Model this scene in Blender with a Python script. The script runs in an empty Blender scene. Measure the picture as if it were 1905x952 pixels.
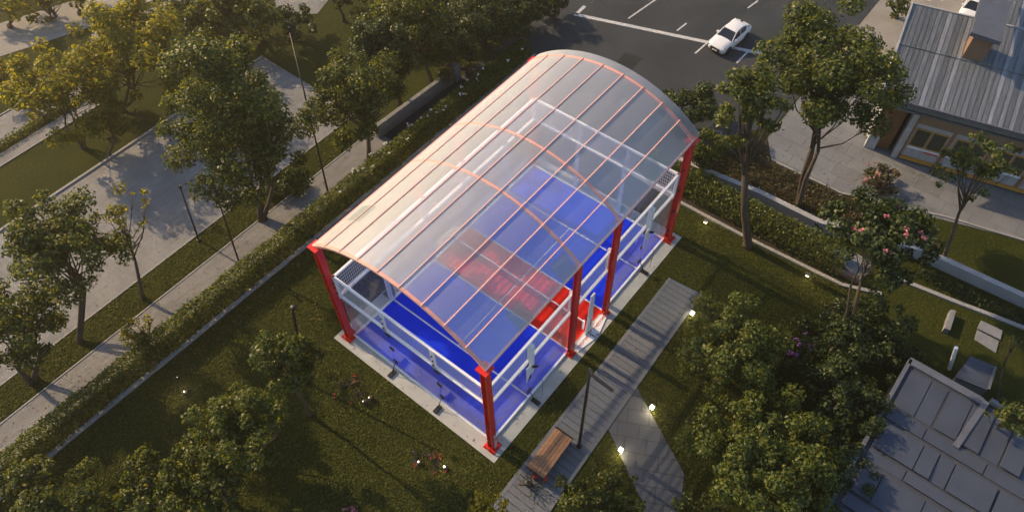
import bpy, bmesh, math, random
import numpy as np
from mathutils import Vector, Matrix
random.seed(7); RNG = np.random.default_rng(11)
rad = math.radians
SC = bpy.context.scene
COL = SC.collection
# ------------------------------------------------------------------ camera
CAM = np.array([-12.84, -12.821, 44.192]); PAN, PITCH, ROLL, FPX = 0.697466, 0.940032, -0.0282582, 1383.58
fw = np.array([math.cos(PAN)*math.cos(PITCH), math.sin(PAN)*math.cos(PITCH), -math.sin(PITCH)])
rt = np.cross(fw, [0, 0, 1]); rt /= np.linalg.norm(rt)
up = np.cross(rt, fw)
rt, up = rt*math.cos(ROLL)+up*math.sin(ROLL), -rt*math.sin(ROLL)+up*math.cos(ROLL)
cd = bpy.data.cameras.new('camera'); cam = bpy.data.objects.new('camera', cd); COL.objects.link(cam)
m = Matrix(((rt[0], up[0], -fw[0], CAM[0]), (rt[1], up[1], -fw[1], CAM[1]), (rt[2], up[2], -fw[2], CAM[2]), (0, 0, 0, 1)))
cam.matrix_world = m
cd.sensor_width = 36; cd.lens = FPX/1905*36; cd.clip_end = 1500; cd.clip_start = .5
SC.camera = cam
# ------------------------------------------------------------------ sky and sun
SUN_EL, SUN_AZ = rad(31), rad(-3)          # azimuth from +y towards +x
w = bpy.data.worlds.new('World'); SC.world = w; w.use_nodes = True
nt = w.node_tree; bgn = nt.nodes['Background']
sky = nt.nodes.new('ShaderNodeTexSky'); sky.sky_type = 'NISHITA'; sky.sun_disc = False
sky.sun_elevation = SUN_EL; sky.sun_rotation = SUN_AZ; sky.ozone_density = 2.5; sky.dust_density = .6
nt.links.new(sky.outputs[0], bgn.inputs[0]); bgn.inputs[1].default_value = .15
sd = bpy.data.lights.new('sun', 'SUN'); sd.energy = 4.6; sd.angle = rad(.6); sd.color = (1, .74, .44)
so = bpy.data.objects.new('sun', sd); COL.objects.link(so)
SUNV = Vector((math.sin(SUN_AZ)*math.cos(SUN_EL), math.cos(SUN_AZ)*math.cos(SUN_EL), math.sin(SUN_EL)))
so.rotation_euler = (-SUNV).to_track_quat('-Z', 'Y').to_euler()
SC.view_settings.view_transform = 'Standard'; SC.view_settings.look = 'None'
SC.view_settings.exposure = 0.68; SC.view_settings.gamma = 1
SC.cycles.transparent_max_bounces = 24; SC.cycles.max_bounces = 8; SC.cycles.volume_bounces = 0
SC.cycles.use_denoising = True

def G(px, py, z=0.0):
    """point of the level plane z seen at a photograph pixel (survey of the place)"""
    d = fw*FPX + rt*(px-952.5) - up*(py-476)
    return CAM + d*((z-CAM[2])/d[2])
def G2(px, py, z=0.0):
    p = G(px, py, z); return (float(p[0]), float(p[1]))

# ------------------------------------------------------------------ materials
MATS = {}
def _new(name):
    m = bpy.data.materials.new(name); m.use_nodes = True; MATS[name] = m
    return m, m.node_tree, m.node_tree.nodes['Principled BSDF']
def ramp(nt, fac, stops):
    r = nt.nodes.new('ShaderNodeValToRGB'); e = r.color_ramp.elements
    while len(e) < len(stops): e.new(.5)
    for i, (p, c) in enumerate(stops): e[i].position = p; e[i].color = (*c, 1)
    nt.links.new(fac, r.inputs[0]); return r.outputs[0]
def coords(nt, scale=1, rot=0, obj=True):
    tc = nt.nodes.new('ShaderNodeNewGeometry') if not obj else nt.nodes.new('ShaderNodeTexCoord')
    mp = nt.nodes.new('ShaderNodeMapping')
    mp.inputs['Scale'].default_value = scale if isinstance(scale, tuple) else (scale,)*3
    mp.inputs['Rotation'].default_value = (0, 0, rot)
    nt.links.new(tc.outputs['Position' if not obj else 'Object'], mp.inputs[0]); return mp.outputs[0]
def noise(nt, vec, scale, detail=6, rough=.6):
    n = nt.nodes.new('ShaderNodeTexNoise'); n.inputs['Scale'].default_value = scale
    n.inputs['Detail'].default_value = detail; n.inputs['Roughness'].default_value = rough
    nt.links.new(vec, n.inputs['Vector']); return n.outputs[0]
def bump(nt, p, h, s=.5, d=.05):
    b = nt.nodes.new('ShaderNodeBump'); b.inputs['Strength'].default_value = s; b.inputs['Distance'].default_value = d
    nt.links.new(h, b.inputs['Height']); nt.links.new(b.outputs[0], p.inputs['Normal'])
def mixc(nt, a, b, fac, mode='MIX'):
    x = nt.nodes.new('ShaderNodeMix'); x.data_type = 'RGBA'; x.blend_type = mode
    for i, v in ((0, fac), (6, a), (7, b)):
        if isinstance(v, bpy.types.NodeSocket): nt.links.new(v, x.inputs[i])
        elif i == 0: x.inputs[0].default_value = v
        else: x.inputs[i].default_value = (*v, 1)
    return x.outputs[2]
def mat(name, c, rough=.6, metal=0, var=.15, sc=3, bs=.0, bd=.02, bsc=30, spec=.4):
    """plain surface with worn variation in world space"""
    m, nt, p = _new(name)
    v = coords(nt, obj=False)
    lo = tuple(x*(1-var) for x in c); hi = tuple(min(1, x*(1+var)) for x in c)
    n = noise(nt, v, sc)
    nt.links.new(ramp(nt, n, [(.3, lo), (.7, hi)]), p.inputs['Base Color'])
    p.inputs['Roughness'].default_value = rough; p.inputs['Metallic'].default_value = metal
    p.inputs['Specular IOR Level'].default_value = spec
    if bs: bump(nt, p, noise(nt, v, bsc, 4), bs, bd)
    return m
def pavers(name, c, bw, bh, mortar=.012, rot=0, var=.2, mc=.5, rough=.8, off=.5, stain=.25, mort=(.3, .3, .3)):
    m, nt, p = _new(name)
    v = coords(nt, rot=rot, obj=False)
    b = nt.nodes.new('ShaderNodeTexBrick'); nt.links.new(v, b.inputs['Vector'])
    b.inputs['Scale'].default_value = 1; b.inputs['Brick Width'].default_value = bw; b.inputs['Row Height'].default_value = bh
    b.inputs['Mortar Size'].default_value = mortar; b.inputs['Mortar Smooth'].default_value = .3; b.offset = off
    b.inputs['Color1'].default_value = (*[x*(1-var) for x in c], 1); b.inputs['Color2'].default_value = (*[x*(1+var) for x in c], 1)
    b.inputs['Mortar'].default_value = (*[x*mc for x in c], 1)
    s = ramp(nt, noise(nt, v, .35, 7, .65), [(.3, (1-stain,)*3), (.7, (1, 1, 1))])
    s2 = ramp(nt, noise(nt, v, 9, 5, .7), [(.3, (.82,)*3), (.7, (1.0, 1.0, 1.0))])
    nt.links.new(mixc(nt, mixc(nt, b.outputs[0], s, 1, 'MULTIPLY'), s2, 1, 'MULTIPLY'), p.inputs['Base Color'])
    p.inputs['Roughness'].default_value = rough; p.inputs['Specular IOR Level'].default_value = .25
    bump(nt, p, b.outputs[1], -.4, .02)
    return m
def leafmat(name, cols, trans=.35, gloss=.45):
    m = bpy.data.materials.new(name); m.use_nodes = True; MATS[name] = m
    nt = m.node_tree; p = nt.nodes['Principled BSDF']; out = nt.nodes['Material Output']
    g = nt.nodes.new('ShaderNodeNewGeometry')
    c = ramp(nt, g.outputs['Random Per Island'], [(i/max(1, len(cols)-1), k) for i, k in enumerate(cols)])
    nt.links.new(c, p.inputs['Base Color']); p.inputs['Roughness'].default_value = gloss
    p.inputs['Specular IOR Level'].default_value = .35
    t = nt.nodes.new('ShaderNodeBsdfTranslucent')
    nt.links.new(mixc(nt, c, (1.0, .85, .25), .5, 'MIX'), t.inputs[0])
    x = nt.nodes.new('ShaderNodeMixShader'); x.inputs[0].default_value = trans
    c2 = mixc(nt, c, (2.2, 1.9, .7), 1, 'MULTIPLY'); nt.links.new(c2, t.inputs[0])
    nt.links.new(p.outputs[0], x.inputs[1]); nt.links.new(t.outputs[0], x.inputs[2])
    nt.links.new(x.outputs[0], out.inputs[0]); return m
def emit(name, c, s):
    m, nt, p = _new(name); p.inputs['Base Color'].default_value = (*c, 1)
    p.inputs['Emission Color'].default_value = (*c, 1); p.inputs['Emission Strength'].default_value = s
    return m

# lawn
m, nt, p = _new('lawn'); v = coords(nt, obj=False)
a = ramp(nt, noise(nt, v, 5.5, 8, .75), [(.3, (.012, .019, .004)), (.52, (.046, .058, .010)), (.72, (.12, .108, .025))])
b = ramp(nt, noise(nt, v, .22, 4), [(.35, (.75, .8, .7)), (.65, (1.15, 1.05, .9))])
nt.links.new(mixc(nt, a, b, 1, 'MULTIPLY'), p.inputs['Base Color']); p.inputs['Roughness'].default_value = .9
p.inputs['Specular IOR Level'].default_value = .1
bump(nt, p, noise(nt, v, 5.5, 8, .75), 1.0, .22)
pavers('plaza_paving', (.29, .285, .28), 1.6, .6, .014, var=.06, mc=.55, stain=.38)
pavers('walk_paving', (.25, .245, .24), 1.5, .22, .014, var=.12, mc=.62, stain=.25, rot=.03)
pavers('grey_slabs', (.21, .22, .235), 1.9, 1.3, .018, var=.08, mc=.35, rot=rad(90), off=.35)
pavers('stone_slabs', (.13, .14, .155), 1.35, .95, .022, var=.08, mc=.3, rot=rad(63), off=.4)
mat('road_surface', (.27, .25, .225), .85, var=.15, sc=.5)
mat('concrete', (.40, .41, .395), .85, var=.12, sc=.9, bs=.2)
mat('kerb_stone', (.30, .29, .28), .85, var=.3, sc=14, bs=.4, bd=.02)
mat('road_paint', (.50, .50, .50), .8, var=.3, sc=6)
mat('slab_stone', (.21, .21, .215), .85, var=.2, sc=2)
mat('wall_render', (.34, .34, .345), .8, var=.1, sc=1.2, bs=.2)
mat('grey_wall', (.2, .2, .195), .85, var=.2, sc=2)
mat('blue_turf', (.006, .045, .85), .75, var=.12, sc=1.3, spec=.15)
mat('red_turf', (.70, .018, .012), .75, var=.12, sc=1.3, spec=.15)
mat('line_white', (.75, .75, .78), .7, var=.03, sc=10)
mat('red_paint', (.66, .022, .014), .38, var=.08, sc=4)
mat('white_paint', (.86, .86, .88), .4, var=.04, sc=6)
mat('purlin_veiled', (.86, .50, .42), .4, var=.06, sc=5)  # red steel painted pale pink, the milky veil of the roof sheet included
mat('arch_veiled', (.86, .38, .28), .4, var=.06, sc=5)  # red of the arches paled in the colour, as if behind the hazy sheet
mat('black_metal', (.012, .012, .014), .45, var=.2)
mat('black_rubber', (.015, .015, .015), .8)
mat('soil', (.035, .026, .016), .95, var=.4, sc=5, bs=.8, bd=.06, bsc=9)
mat('gravel', (.05, .055, .07), .9, var=.4, sc=25, bs=.8, bd=.05, bsc=18)
mat('wood_panel', (.22, .10, .045), .6, var=.25, sc=6)
mat('recess_shade', (.02, .016, .012), .8)  # near-black colour stands in for shade inside the entrance recess
mat('ochre', (.24, .145, .09), .8, var=.12, sc=2)
mat('ochre_band', (.24, .155, .10), .85, var=.15, sc=2)
mat('orange_trim', (.55, .27, .04), .55, var=.15)
mat('brown_frame', (.30, .12, .04), .6, var=.2)
mat('plaster', (.38, .375, .37), .85, var=.12, sc=2, bs=.2)
mat('sign_red', (.5, .05, .05), .5)
mat('car_white', (.80, .80, .80), .22, var=.02, spec=.6)
mat('car_glass', (.012, .014, .022), .08, spec=.7)
mat('chrome', (.5, .5, .52), .25, metal=1)
mat('headlight', (.6, .62, .66), .15, spec=.6)
mat('pink', (.50, .16, .18), .7, var=.4, sc=8)
mat('pale_pink', (.60, .28, .22), .7, var=.3, sc=8)
mat('purple', (.42, .12, .42), .7, var=.3, sc=8)
mat('white_petal', (.8, .78, .68), .7)
mat('red_petal', (.5, .03, .03), .6)
mat('terracotta', (.4, .1, .05), .8)
# bark
m, nt, p = _new('bark'); v = coords(nt, (6, 6, 1.2), obj=False)
nt.links.new(ramp(nt, noise(nt, v, 2.5, 8, .7), [(.3, (.035, .024, .016)), (.7, (.13, .095, .065))]), p.inputs['Base Color'])
p.inputs['Roughness'].default_value = .95; bump(nt, p, noise(nt, v, 2.5, 8, .7), .8, .06)
# asphalt
m, nt, p = _new('asphalt'); v = coords(nt, obj=False)
a = ramp(nt, noise(nt, v, .25, 7, .65), [(.28, (.014, .019, .024)), (.5, (.026, .032, .038)), (.72, (.040, .046, .052))])
b = ramp(nt, noise(nt, v, 40, 3), [(.3, (.75,)*3), (.7, (1.2,)*3)])
nt.links.new(mixc(nt, a, b, 1, 'MULTIPLY'), p.inputs['Base Color']); p.inputs['Roughness'].default_value = .85
bump(nt, p, noise(nt, v, 60, 3), .4, .01)
# deck boards: dark joints across the walkway
def boards(name, c, pitch, axis, jw=.06, var=.25, dark=.12):
    m, nt, p = _new(name); v = coords(nt, obj=False)
    s = nt.nodes.new('ShaderNodeSeparateXYZ'); nt.links.new(v, s.inputs[0])
    d = nt.nodes.new('ShaderNodeMath'); d.operation = 'DIVIDE'; nt.links.new(s.outputs[axis], d.inputs[0]); d.inputs[1].default_value = pitch
    f = nt.nodes.new('ShaderNodeMath'); f.operation = 'FRACT'; nt.links.new(d.outputs[0], f.inputs[0])
    fl = nt.nodes.new('ShaderNodeMath'); fl.operation = 'FLOOR'; nt.links.new(d.outputs[0], fl.inputs[0])
    wn = nt.nodes.new('ShaderNodeTexWhiteNoise'); wn.noise_dimensions = '1D'; nt.links.new(fl.outputs[0], wn.inputs['W'])
    c1 = ramp(nt, wn.outputs[0], [(0, tuple(x*(1-var) for x in c)), (1, tuple(x*(1+var) for x in c))])
    lt = nt.nodes.new('ShaderNodeMath'); lt.operation = 'LESS_THAN'; nt.links.new(f.outputs[0], lt.inputs[0]); lt.inputs[1].default_value = jw
    base = mixc(nt, c1, tuple(x*dark for x in c), lt.outputs[0])
    g = ramp(nt, noise(nt, coords(nt, (8, 1.5, 8) if axis == 0 else (1.5, 8, 8), obj=False), 2, 6, .7), [(.3, (.7,)*3), (.7, (1.1,)*3)])
    nt.links.new(mixc(nt, base, g, 1, 'MULTIPLY'), p.inputs['Base Color']); p.inputs['Roughness'].default_value = .75
    bump(nt, p, lt.outputs[0], -.6, .02)
    return m
boards('deck', (.135, .15, .175), .46, 0, .10, .08, .10)
boards('deck_edge', (.15, .165, .185), 4.0, 0, .01, .05, .3)
# standing seam roof of the house, in the object's own coordinates (x across the seams)
m, nt, p = _new('seam_roof'); v = coords(nt)
s = nt.nodes.new('ShaderNodeSeparateXYZ'); nt.links.new(v, s.inputs[0])
d = nt.nodes.new('ShaderNodeMath'); d.operation = 'DIVIDE'; nt.links.new(s.outputs[0], d.inputs[0]); d.inputs[1].default_value = .36
fl = nt.nodes.new('ShaderNodeMath'); fl.operation = 'FLOOR'; nt.links.new(d.outputs[0], fl.inputs[0])
wn = nt.nodes.new('ShaderNodeTexWhiteNoise'); wn.noise_dimensions = '1D'; nt.links.new(fl.outputs[0], wn.inputs['W'])
c1 = ramp(nt, wn.outputs[0], [(0, (.15, .165, .175)), (.55, (.215, .23, .24)), (.8, (.24, .255, .27)), (.9, (.36, .37, .39))])
g = ramp(nt, noise(nt, coords(nt, (6, .5, 1)), 1.3, 7, .7), [(.3, (.55,)*3), (.7, (1.15,)*3)])
nt.links.new(mixc(nt, c1, g, 1, 'MULTIPLY'), p.inputs['Base Color']); p.inputs['Roughness'].default_value = .5
p.inputs['Metallic'].default_value = .35
mat('flat_roof', (.16, .155, .15), .9, var=.2, sc=2, bs=.3)
mat('metal_panel', (.062, .074, .102), .5, metal=.15, var=.12, sc=.8)  # panel colour darkened in place of shade lying over this roof
mat('metal_trim', (.13, .14, .165), .5, metal=.2, var=.12, sc=2)
mat('panel_gap', (.05, .055, .07), .7)
mat('bench_wood', (.38, .19, .095), .6, var=.3, sc=9)
# clear roof sheet, glass and wire mesh
def sheer(name, opaque, col, gloss=.1, tint=(1, 1, 1), rough=.2, transl=.5, base=.03):
    m = bpy.data.materials.new(name); m.use_nodes = True; MATS[name] = m
    nt = m.node_tree; nt.nodes.remove(nt.nodes['Principled BSDF']); out = nt.nodes['Material Output']
    t = nt.nodes.new('ShaderNodeBsdfTransparent'); t.inputs[0].default_value = (*tint, 1)
    d = nt.nodes.new('ShaderNodeBsdfDiffuse'); d.inputs[0].default_value = (*col, 1)
    l = nt.nodes.new('ShaderNodeBsdfTranslucent'); l.inputs[0].default_value = (*col, 1)
    x = nt.nodes.new('ShaderNodeMixShader'); x.inputs[0].default_value = transl
    nt.links.new(d.outputs[0], x.inputs[1]); nt.links.new(l.outputs[0], x.inputs[2])
    y = nt.nodes.new('ShaderNodeMixShader')
    r = ramp(nt, noise(nt, coords(nt, (.35, .5, .5), obj=False), 1.2, 4), [(.3, (opaque*.88,)*3), (.75, (opaque*1.12,)*3)])
    nt.links.new(r, y.inputs[0]); nt.links.new(t.outputs[0], y.inputs[1]); nt.links.new(x.outputs[0], y.inputs[2])
    gl = nt.nodes.new('ShaderNodeBsdfGlossy'); gl.inputs['Roughness'].default_value = rough
    lw = nt.nodes.new('ShaderNodeLayerWeight'); lw.inputs[0].default_value = .5
    pw = nt.nodes.new('ShaderNodeMath'); pw.operation = 'POWER'; pw.inputs[1].default_value = 4; nt.links.new(lw.outputs['Facing'], pw.inputs[0])
    mm = nt.nodes.new('ShaderNodeMath'); mm.operation = 'MULTIPLY_ADD'; mm.inputs[1].default_value = .6*gloss; mm.inputs[2].default_value = base*gloss; mm.use_clamp = True
    nt.links.new(pw.outputs[0], mm.inputs[0])
    z = nt.nodes.new('ShaderNodeMixShader'); nt.links.new(mm.outputs[0], z.inputs[0])
    nt.links.new(y.outputs[0], z.inputs[1]); nt.links.new(gl.outputs[0], z.inputs[2])
    nt.links.new(z.outputs[0], out.inputs[0]); return m
sheer('roof_sheet', .30, (.96, .97, .99), 2.2, rough=.5, transl=.3, base=.075)
sheer('frosted_patch', .62, (.52, .58, .53), .8, rough=.4)
sheer('glass', .045, (.8, .82, .88), .8, tint=(.93, .95, .97), rough=.05)
def wire(name, col, px, pz, wx):
    m = bpy.data.materials.new(name); m.use_nodes = True; MATS[name] = m
    nt = m.node_tree; p = nt.nodes['Principled BSDF']; out = nt.nodes['Material Output']
    p.inputs['Base Color'].default_value = (*col, 1)
    v = coords(nt, obj=False); s = nt.nodes.new('ShaderNodeSeparateXYZ'); nt.links.new(v, s.inputs[0])
    ad = nt.nodes.new('ShaderNodeMath'); nt.links.new(s.outputs[0], ad.inputs[0]); nt.links.new(s.outputs[1], ad.inputs[1])
    res = []
    for src, per in ((ad.outputs[0], px), (s.outputs[2], pz)):
        d = nt.nodes.new('ShaderNodeMath'); d.operation = 'DIVIDE'; nt.links.new(src, d.inputs[0]); d.inputs[1].default_value = per
        f = nt.nodes.new('ShaderNodeMath'); f.operation = 'FRACT'; nt.links.new(d.outputs[0], f.inputs[0])
        l = nt.nodes.new('ShaderNodeMath'); l.operation = 'LESS_THAN'; nt.links.new(f.outputs[0], l.inputs[0]); l.inputs[1].default_value = wx
        res.append(l.outputs[0])
    mx = nt.nodes.new('ShaderNodeMath'); mx.operation = 'MAXIMUM'; nt.links.new(res[0], mx.inputs[0]); nt.links.new(res[1], mx.inputs[1])
    t = nt.nodes.new('ShaderNodeBsdfTransparent'); x = nt.nodes.new('ShaderNodeMixShader')
    nt.links.new(mx.outputs[0], x.inputs[0]); nt.links.new(t.outputs[0], x.inputs[1]); nt.links.new(p.outputs[0], x.inputs[2])
    nt.links.new(x.outputs[0], out.inputs[0]); return m
wire('wire_mesh', (.72, .72, .76), .15, .30, .27)
wire('net_mesh', (.05, .05, .05), .06, .06, .3)
# foliage
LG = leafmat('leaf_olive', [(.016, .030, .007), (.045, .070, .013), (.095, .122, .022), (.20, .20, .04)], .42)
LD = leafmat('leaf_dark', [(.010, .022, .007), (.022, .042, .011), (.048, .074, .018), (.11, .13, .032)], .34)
LY = leafmat('leaf_yellow', [(.07, .09, .014), (.13, .145, .018), (.19, .19, .025), (.26, .24, .035)], .55)
LH = leafmat('leaf_hedge', [(.035, .058, .012), (.075, .105, .018), (.125, .155, .028), (.17, .17, .035)], .4)
LR = leafmat('leaf_reddish', [(.035, .045, .012), (.06, .07, .018), (.09, .07, .035), (.12, .07, .04)], .3)
GR = leafmat('grass_blade', [(.022, .036, .006), (.062, .084, .013), (.125, .14, .024), (.20, .195, .04)], .3, .7)
emit('lamp_glow', (1, .90, .66), 5)

# ------------------------------------------------------------------ mesh helpers
ORG = {}
class MB:
    def __init__(s): s.v = []; s.f = []
    def box(s, x0, x1, y0, y1, z0, z1, M=None):
        P = [(x0,y0,z0),(x1,y0,z0),(x1,y1,z0),(x0,y1,z0),(x0,y0,z1),(x1,y0,z1),(x1,y1,z1),(x0,y1,z1)]
        if M is not None: P = [tuple(M @ Vector(q)) for q in P]
        n = len(s.v); s.v += P
        s.f += [tuple(n+i for i in q) for q in ((3,2,1,0),(4,5,6,7),(0,1,5,4),(1,2,6,5),(2,3,7,6),(3,0,4,7))]; return s
    def bar(s, a, b, w, h, upv=(0,0,1)):
        """rectangular bar from a to b; w sideways, h along up"""
        a, b = Vector(a), Vector(b); d = (b-a).normalized(); u = Vector(upv)
        if abs(d.dot(u)) > .99: u = Vector((1,0,0))
        r = d.cross(u).normalized(); u = r.cross(d).normalized(); n = len(s.v)
        for p in (a, b):
            for i, j in ((-1,-1),(1,-1),(1,1),(-1,1)): s.v.append(tuple(p + r*(i*w/2) + u*(j*h/2)))
        s.f += [tuple(n+i for i in q) for q in ((0,1,2,3),(7,6,5,4),(0,4,5,1),(1,5,6,2),(2,6,7,3),(3,7,4,0))]; return s
    def tube(s, pts, r, n=8, cap=True):
        pts = [Vector(p) for p in pts]; r = r if isinstance(r, (list, tuple)) else [r]*len(pts)
        b0 = len(s.v); k = len(pts)
        for i, p in enumerate(pts):
            d = (pts[min(i+1,k-1)]-pts[max(i-1,0)]).normalized()
            a = d.orthogonal().normalized() if i == 0 else (a - d*a.dot(d)).normalized()
            b = d.cross(a)
            for j in range(n):
                t = 2*math.pi*j/n; s.v.append(tuple(p + (a*math.cos(t)+b*math.sin(t))*r[i]))
        for i in range(k-1):
            for j in range(n):
                q = b0+i*n+j; q2 = b0+i*n+(j+1)%n; s.f.append((q, q2, q2+n, q+n))
        if cap: s.f.append(tuple(b0+j for j in reversed(range(n)))); s.f.append(tuple(b0+(k-1)*n+j for j in range(n)))
        return s
    def poly(s, pts, z0, z1=None):
        """prism (or sheet) over an outline"""
        n = len(s.v); k = len(pts)
        if z1 is None:
            s.v += [(p[0],p[1],z0) for p in pts]; f = tuple(range(n, n+k))
            ar = sum(pts[i][0]*pts[(i+1)%k][1]-pts[(i+1)%k][0]*pts[i][1] for i in range(k))
            s.f.append(f if ar > 0 else f[::-1]); return s
        ar = sum(pts[i][0]*pts[(i+1)%k][1]-pts[(i+1)%k][0]*pts[i][1] for i in range(k))
        if ar < 0: pts = pts[::-1]
        s.v += [(p[0],p[1],z0) for p in pts]+[(p[0],p[1],z1) for p in pts]
        s.f.append(tuple(n+i for i in reversed(range(k)))); s.f.append(tuple(n+k+i for i in range(k)))
        for i in range(k): j = (i+1)%k; s.f.append((n+i, n+j, n+k+j, n+k+i))
        return s
    def quad(s, a, b, c, d):
        n = len(s.v); s.v += [tuple(a),tuple(b),tuple(c),tuple(d)]; s.f.append((n,n+1,n+2,n+3)); return s
    def ball(s, c, r, nu=8, nv=6, sq=1.0):
        n = len(s.v)
        for i in range(nv+1):
            t = math.pi*i/nv
            for j in range(nu):
                q = 2*math.pi*j/nu; s.v.append((c[0]+r*math.sin(t)*math.cos(q), c[1]+r*math.sin(t)*math.sin(q), c[2]+r*math.cos(t)*sq))
        for i in range(nv):
            for j in range(nu):
                a = n+i*nu+j; b = n+i*nu+(j+1)%nu; s.f.append((a, a+nu, b+nu, b))
        return s
    def build(s, name, mt, parent=None, org=None, smooth=False, bevel=0):
        o0 = Vector(org) if org is not None else (ORG.get(parent.as_pointer(), Vector((0,0,0))) if parent else Vector((0,0,0)))
        me = bpy.data.meshes.new(name); me.from_pydata([tuple(Vector(q)-o0) for q in s.v], [], s.f)
        me.materials.append(MATS[mt] if isinstance(mt, str) else mt); me.update()
        if smooth: me.polygons.foreach_set('use_smooth', [True]*len(me.polygons))
        o = bpy.data.objects.new(name, me); COL.objects.link(o)
        if parent: o.parent = parent
        elif org is not None: o.location = o0
        ORG[o.as_pointer()] = o0
        if bevel:
            b = o.modifiers.new('bevel', 'BEVEL'); b.width = bevel; b.segments = 2; b.limit_method = 'ANGLE'
        return o
def tag(o, label=None, cat=None, group=None, kind=None):
    if label: o['label'] = label
    if cat: o['category'] = cat
    if group: o['group'] = group
    if kind: o['kind'] = kind
    return o
def thing(name, loc, label, cat, group=None, rz=0):
    o = bpy.data.objects.new(name, None); COL.objects.link(o); o.location = loc; o.rotation_euler = (0,0,rz)
    o.empty_display_size = .2; ORG[o.as_pointer()] = Vector(loc) if not rz else Vector((0,0,0))
    return tag(o, label, cat, group)
def struct(name, mb, mt): return tag(mb.build(name, mt), kind='structure')
def dup(o, parent=None, loc=None, rz=None, label=None):
    c = o.copy(); COL.objects.link(c)
    if parent: c.parent = parent
    if loc is not None: c.location = loc
    if rz is not None: c.rotation_euler = (0,0,rz)
    if label: c['label'] = label
    for ch in list(o.children): dup(ch, c)
    return c
def quads_mesh(name, V, mt, parent=None, org=(0,0,0)):
    """V: (N,4,3) array of quads"""
    n = len(V); me = bpy.data.meshes.new(name)
    me.vertices.add(n*4); me.vertices.foreach_set('co', (V.reshape(-1,3)-np.array(org)).astype(np.float32).ravel())
    me.loops.add(n*4); me.loops.foreach_set('vertex_index', np.arange(n*4, dtype=np.int32))
    me.polygons.add(n); me.polygons.foreach_set('loop_start', np.arange(0, n*4, 4, dtype=np.int32))
    me.polygons.foreach_set('loop_total', np.full(n, 4, dtype=np.int32))
    me.materials.append(mt if not isinstance(mt, str) else MATS[mt]); me.update(calc_edges=True)
    o = bpy.data.objects.new(name, me); COL.objects.link(o)
    if parent: o.parent = parent
    return o
def nrm(a): return a/np.maximum(np.linalg.norm(a, axis=1, keepdims=True), 1e-9)
def leaves(C, N, L, W, jit=.8):
    n = len(C); N = nrm(N + RNG.normal(0, jit, (n,3)))
    T = nrm(np.cross(N, RNG.normal(0, 1, (n,3)))); S = np.cross(N, T)
    l = (L*RNG.uniform(.6, 1.25, n))[:,None]; w_ = (W*RNG.uniform(.6, 1.25, n))[:,None]
    bend = N*l*.12
    return np.stack([C-T*l*.5-bend, C+S*w_*.5+bend*.6, C+T*l*.5-bend, C-S*w_*.5+bend*.6], 1)

# ------------------------------------------------------------------ vegetation builders
def crown_clusters(c, R, K, rr, flat=0):
    """lobe centres inside an ellipsoid, most near its surface"""
    d = nrm(RNG.normal(0, 1, (K,3))); d[:,2] = np.where(d[:,2] < -.75, -d[:,2]*.6, d[:,2])
    q = RNG.uniform(.0, 1, K)**.5*.93
    cen = c + d*q[:,None]*R
    rad_ = RNG.uniform(rr*.5, rr*1.3, K)*np.mean(R)
    return cen, rad_
def leaf_cloud(cen, rad_, dens, c, L):
    P, N = [], []
    for k in range(len(cen)):
        n = int(1.7*dens*rad_[k]**2*4*math.pi)
        d = nrm(RNG.normal(0, 1, (n,3))); q = RNG.uniform(.15, 1, n)**.5
        d2 = d*np.array([1, 1, .72])
        sub = 1 + .22*np.sin(d[:,0]*7+k)*np.sin(d[:,1]*6+k*2)*np.cos(d[:,2]*5)
        pts = cen[k] + d2*(q*sub*rad_[k])[:,None]
        P.append(pts); N.append(d*.8 + nrm(pts-c)*.5 + np.array([0, 0, .5]))
    return np.concatenate(P), np.concatenate(N)
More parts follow.
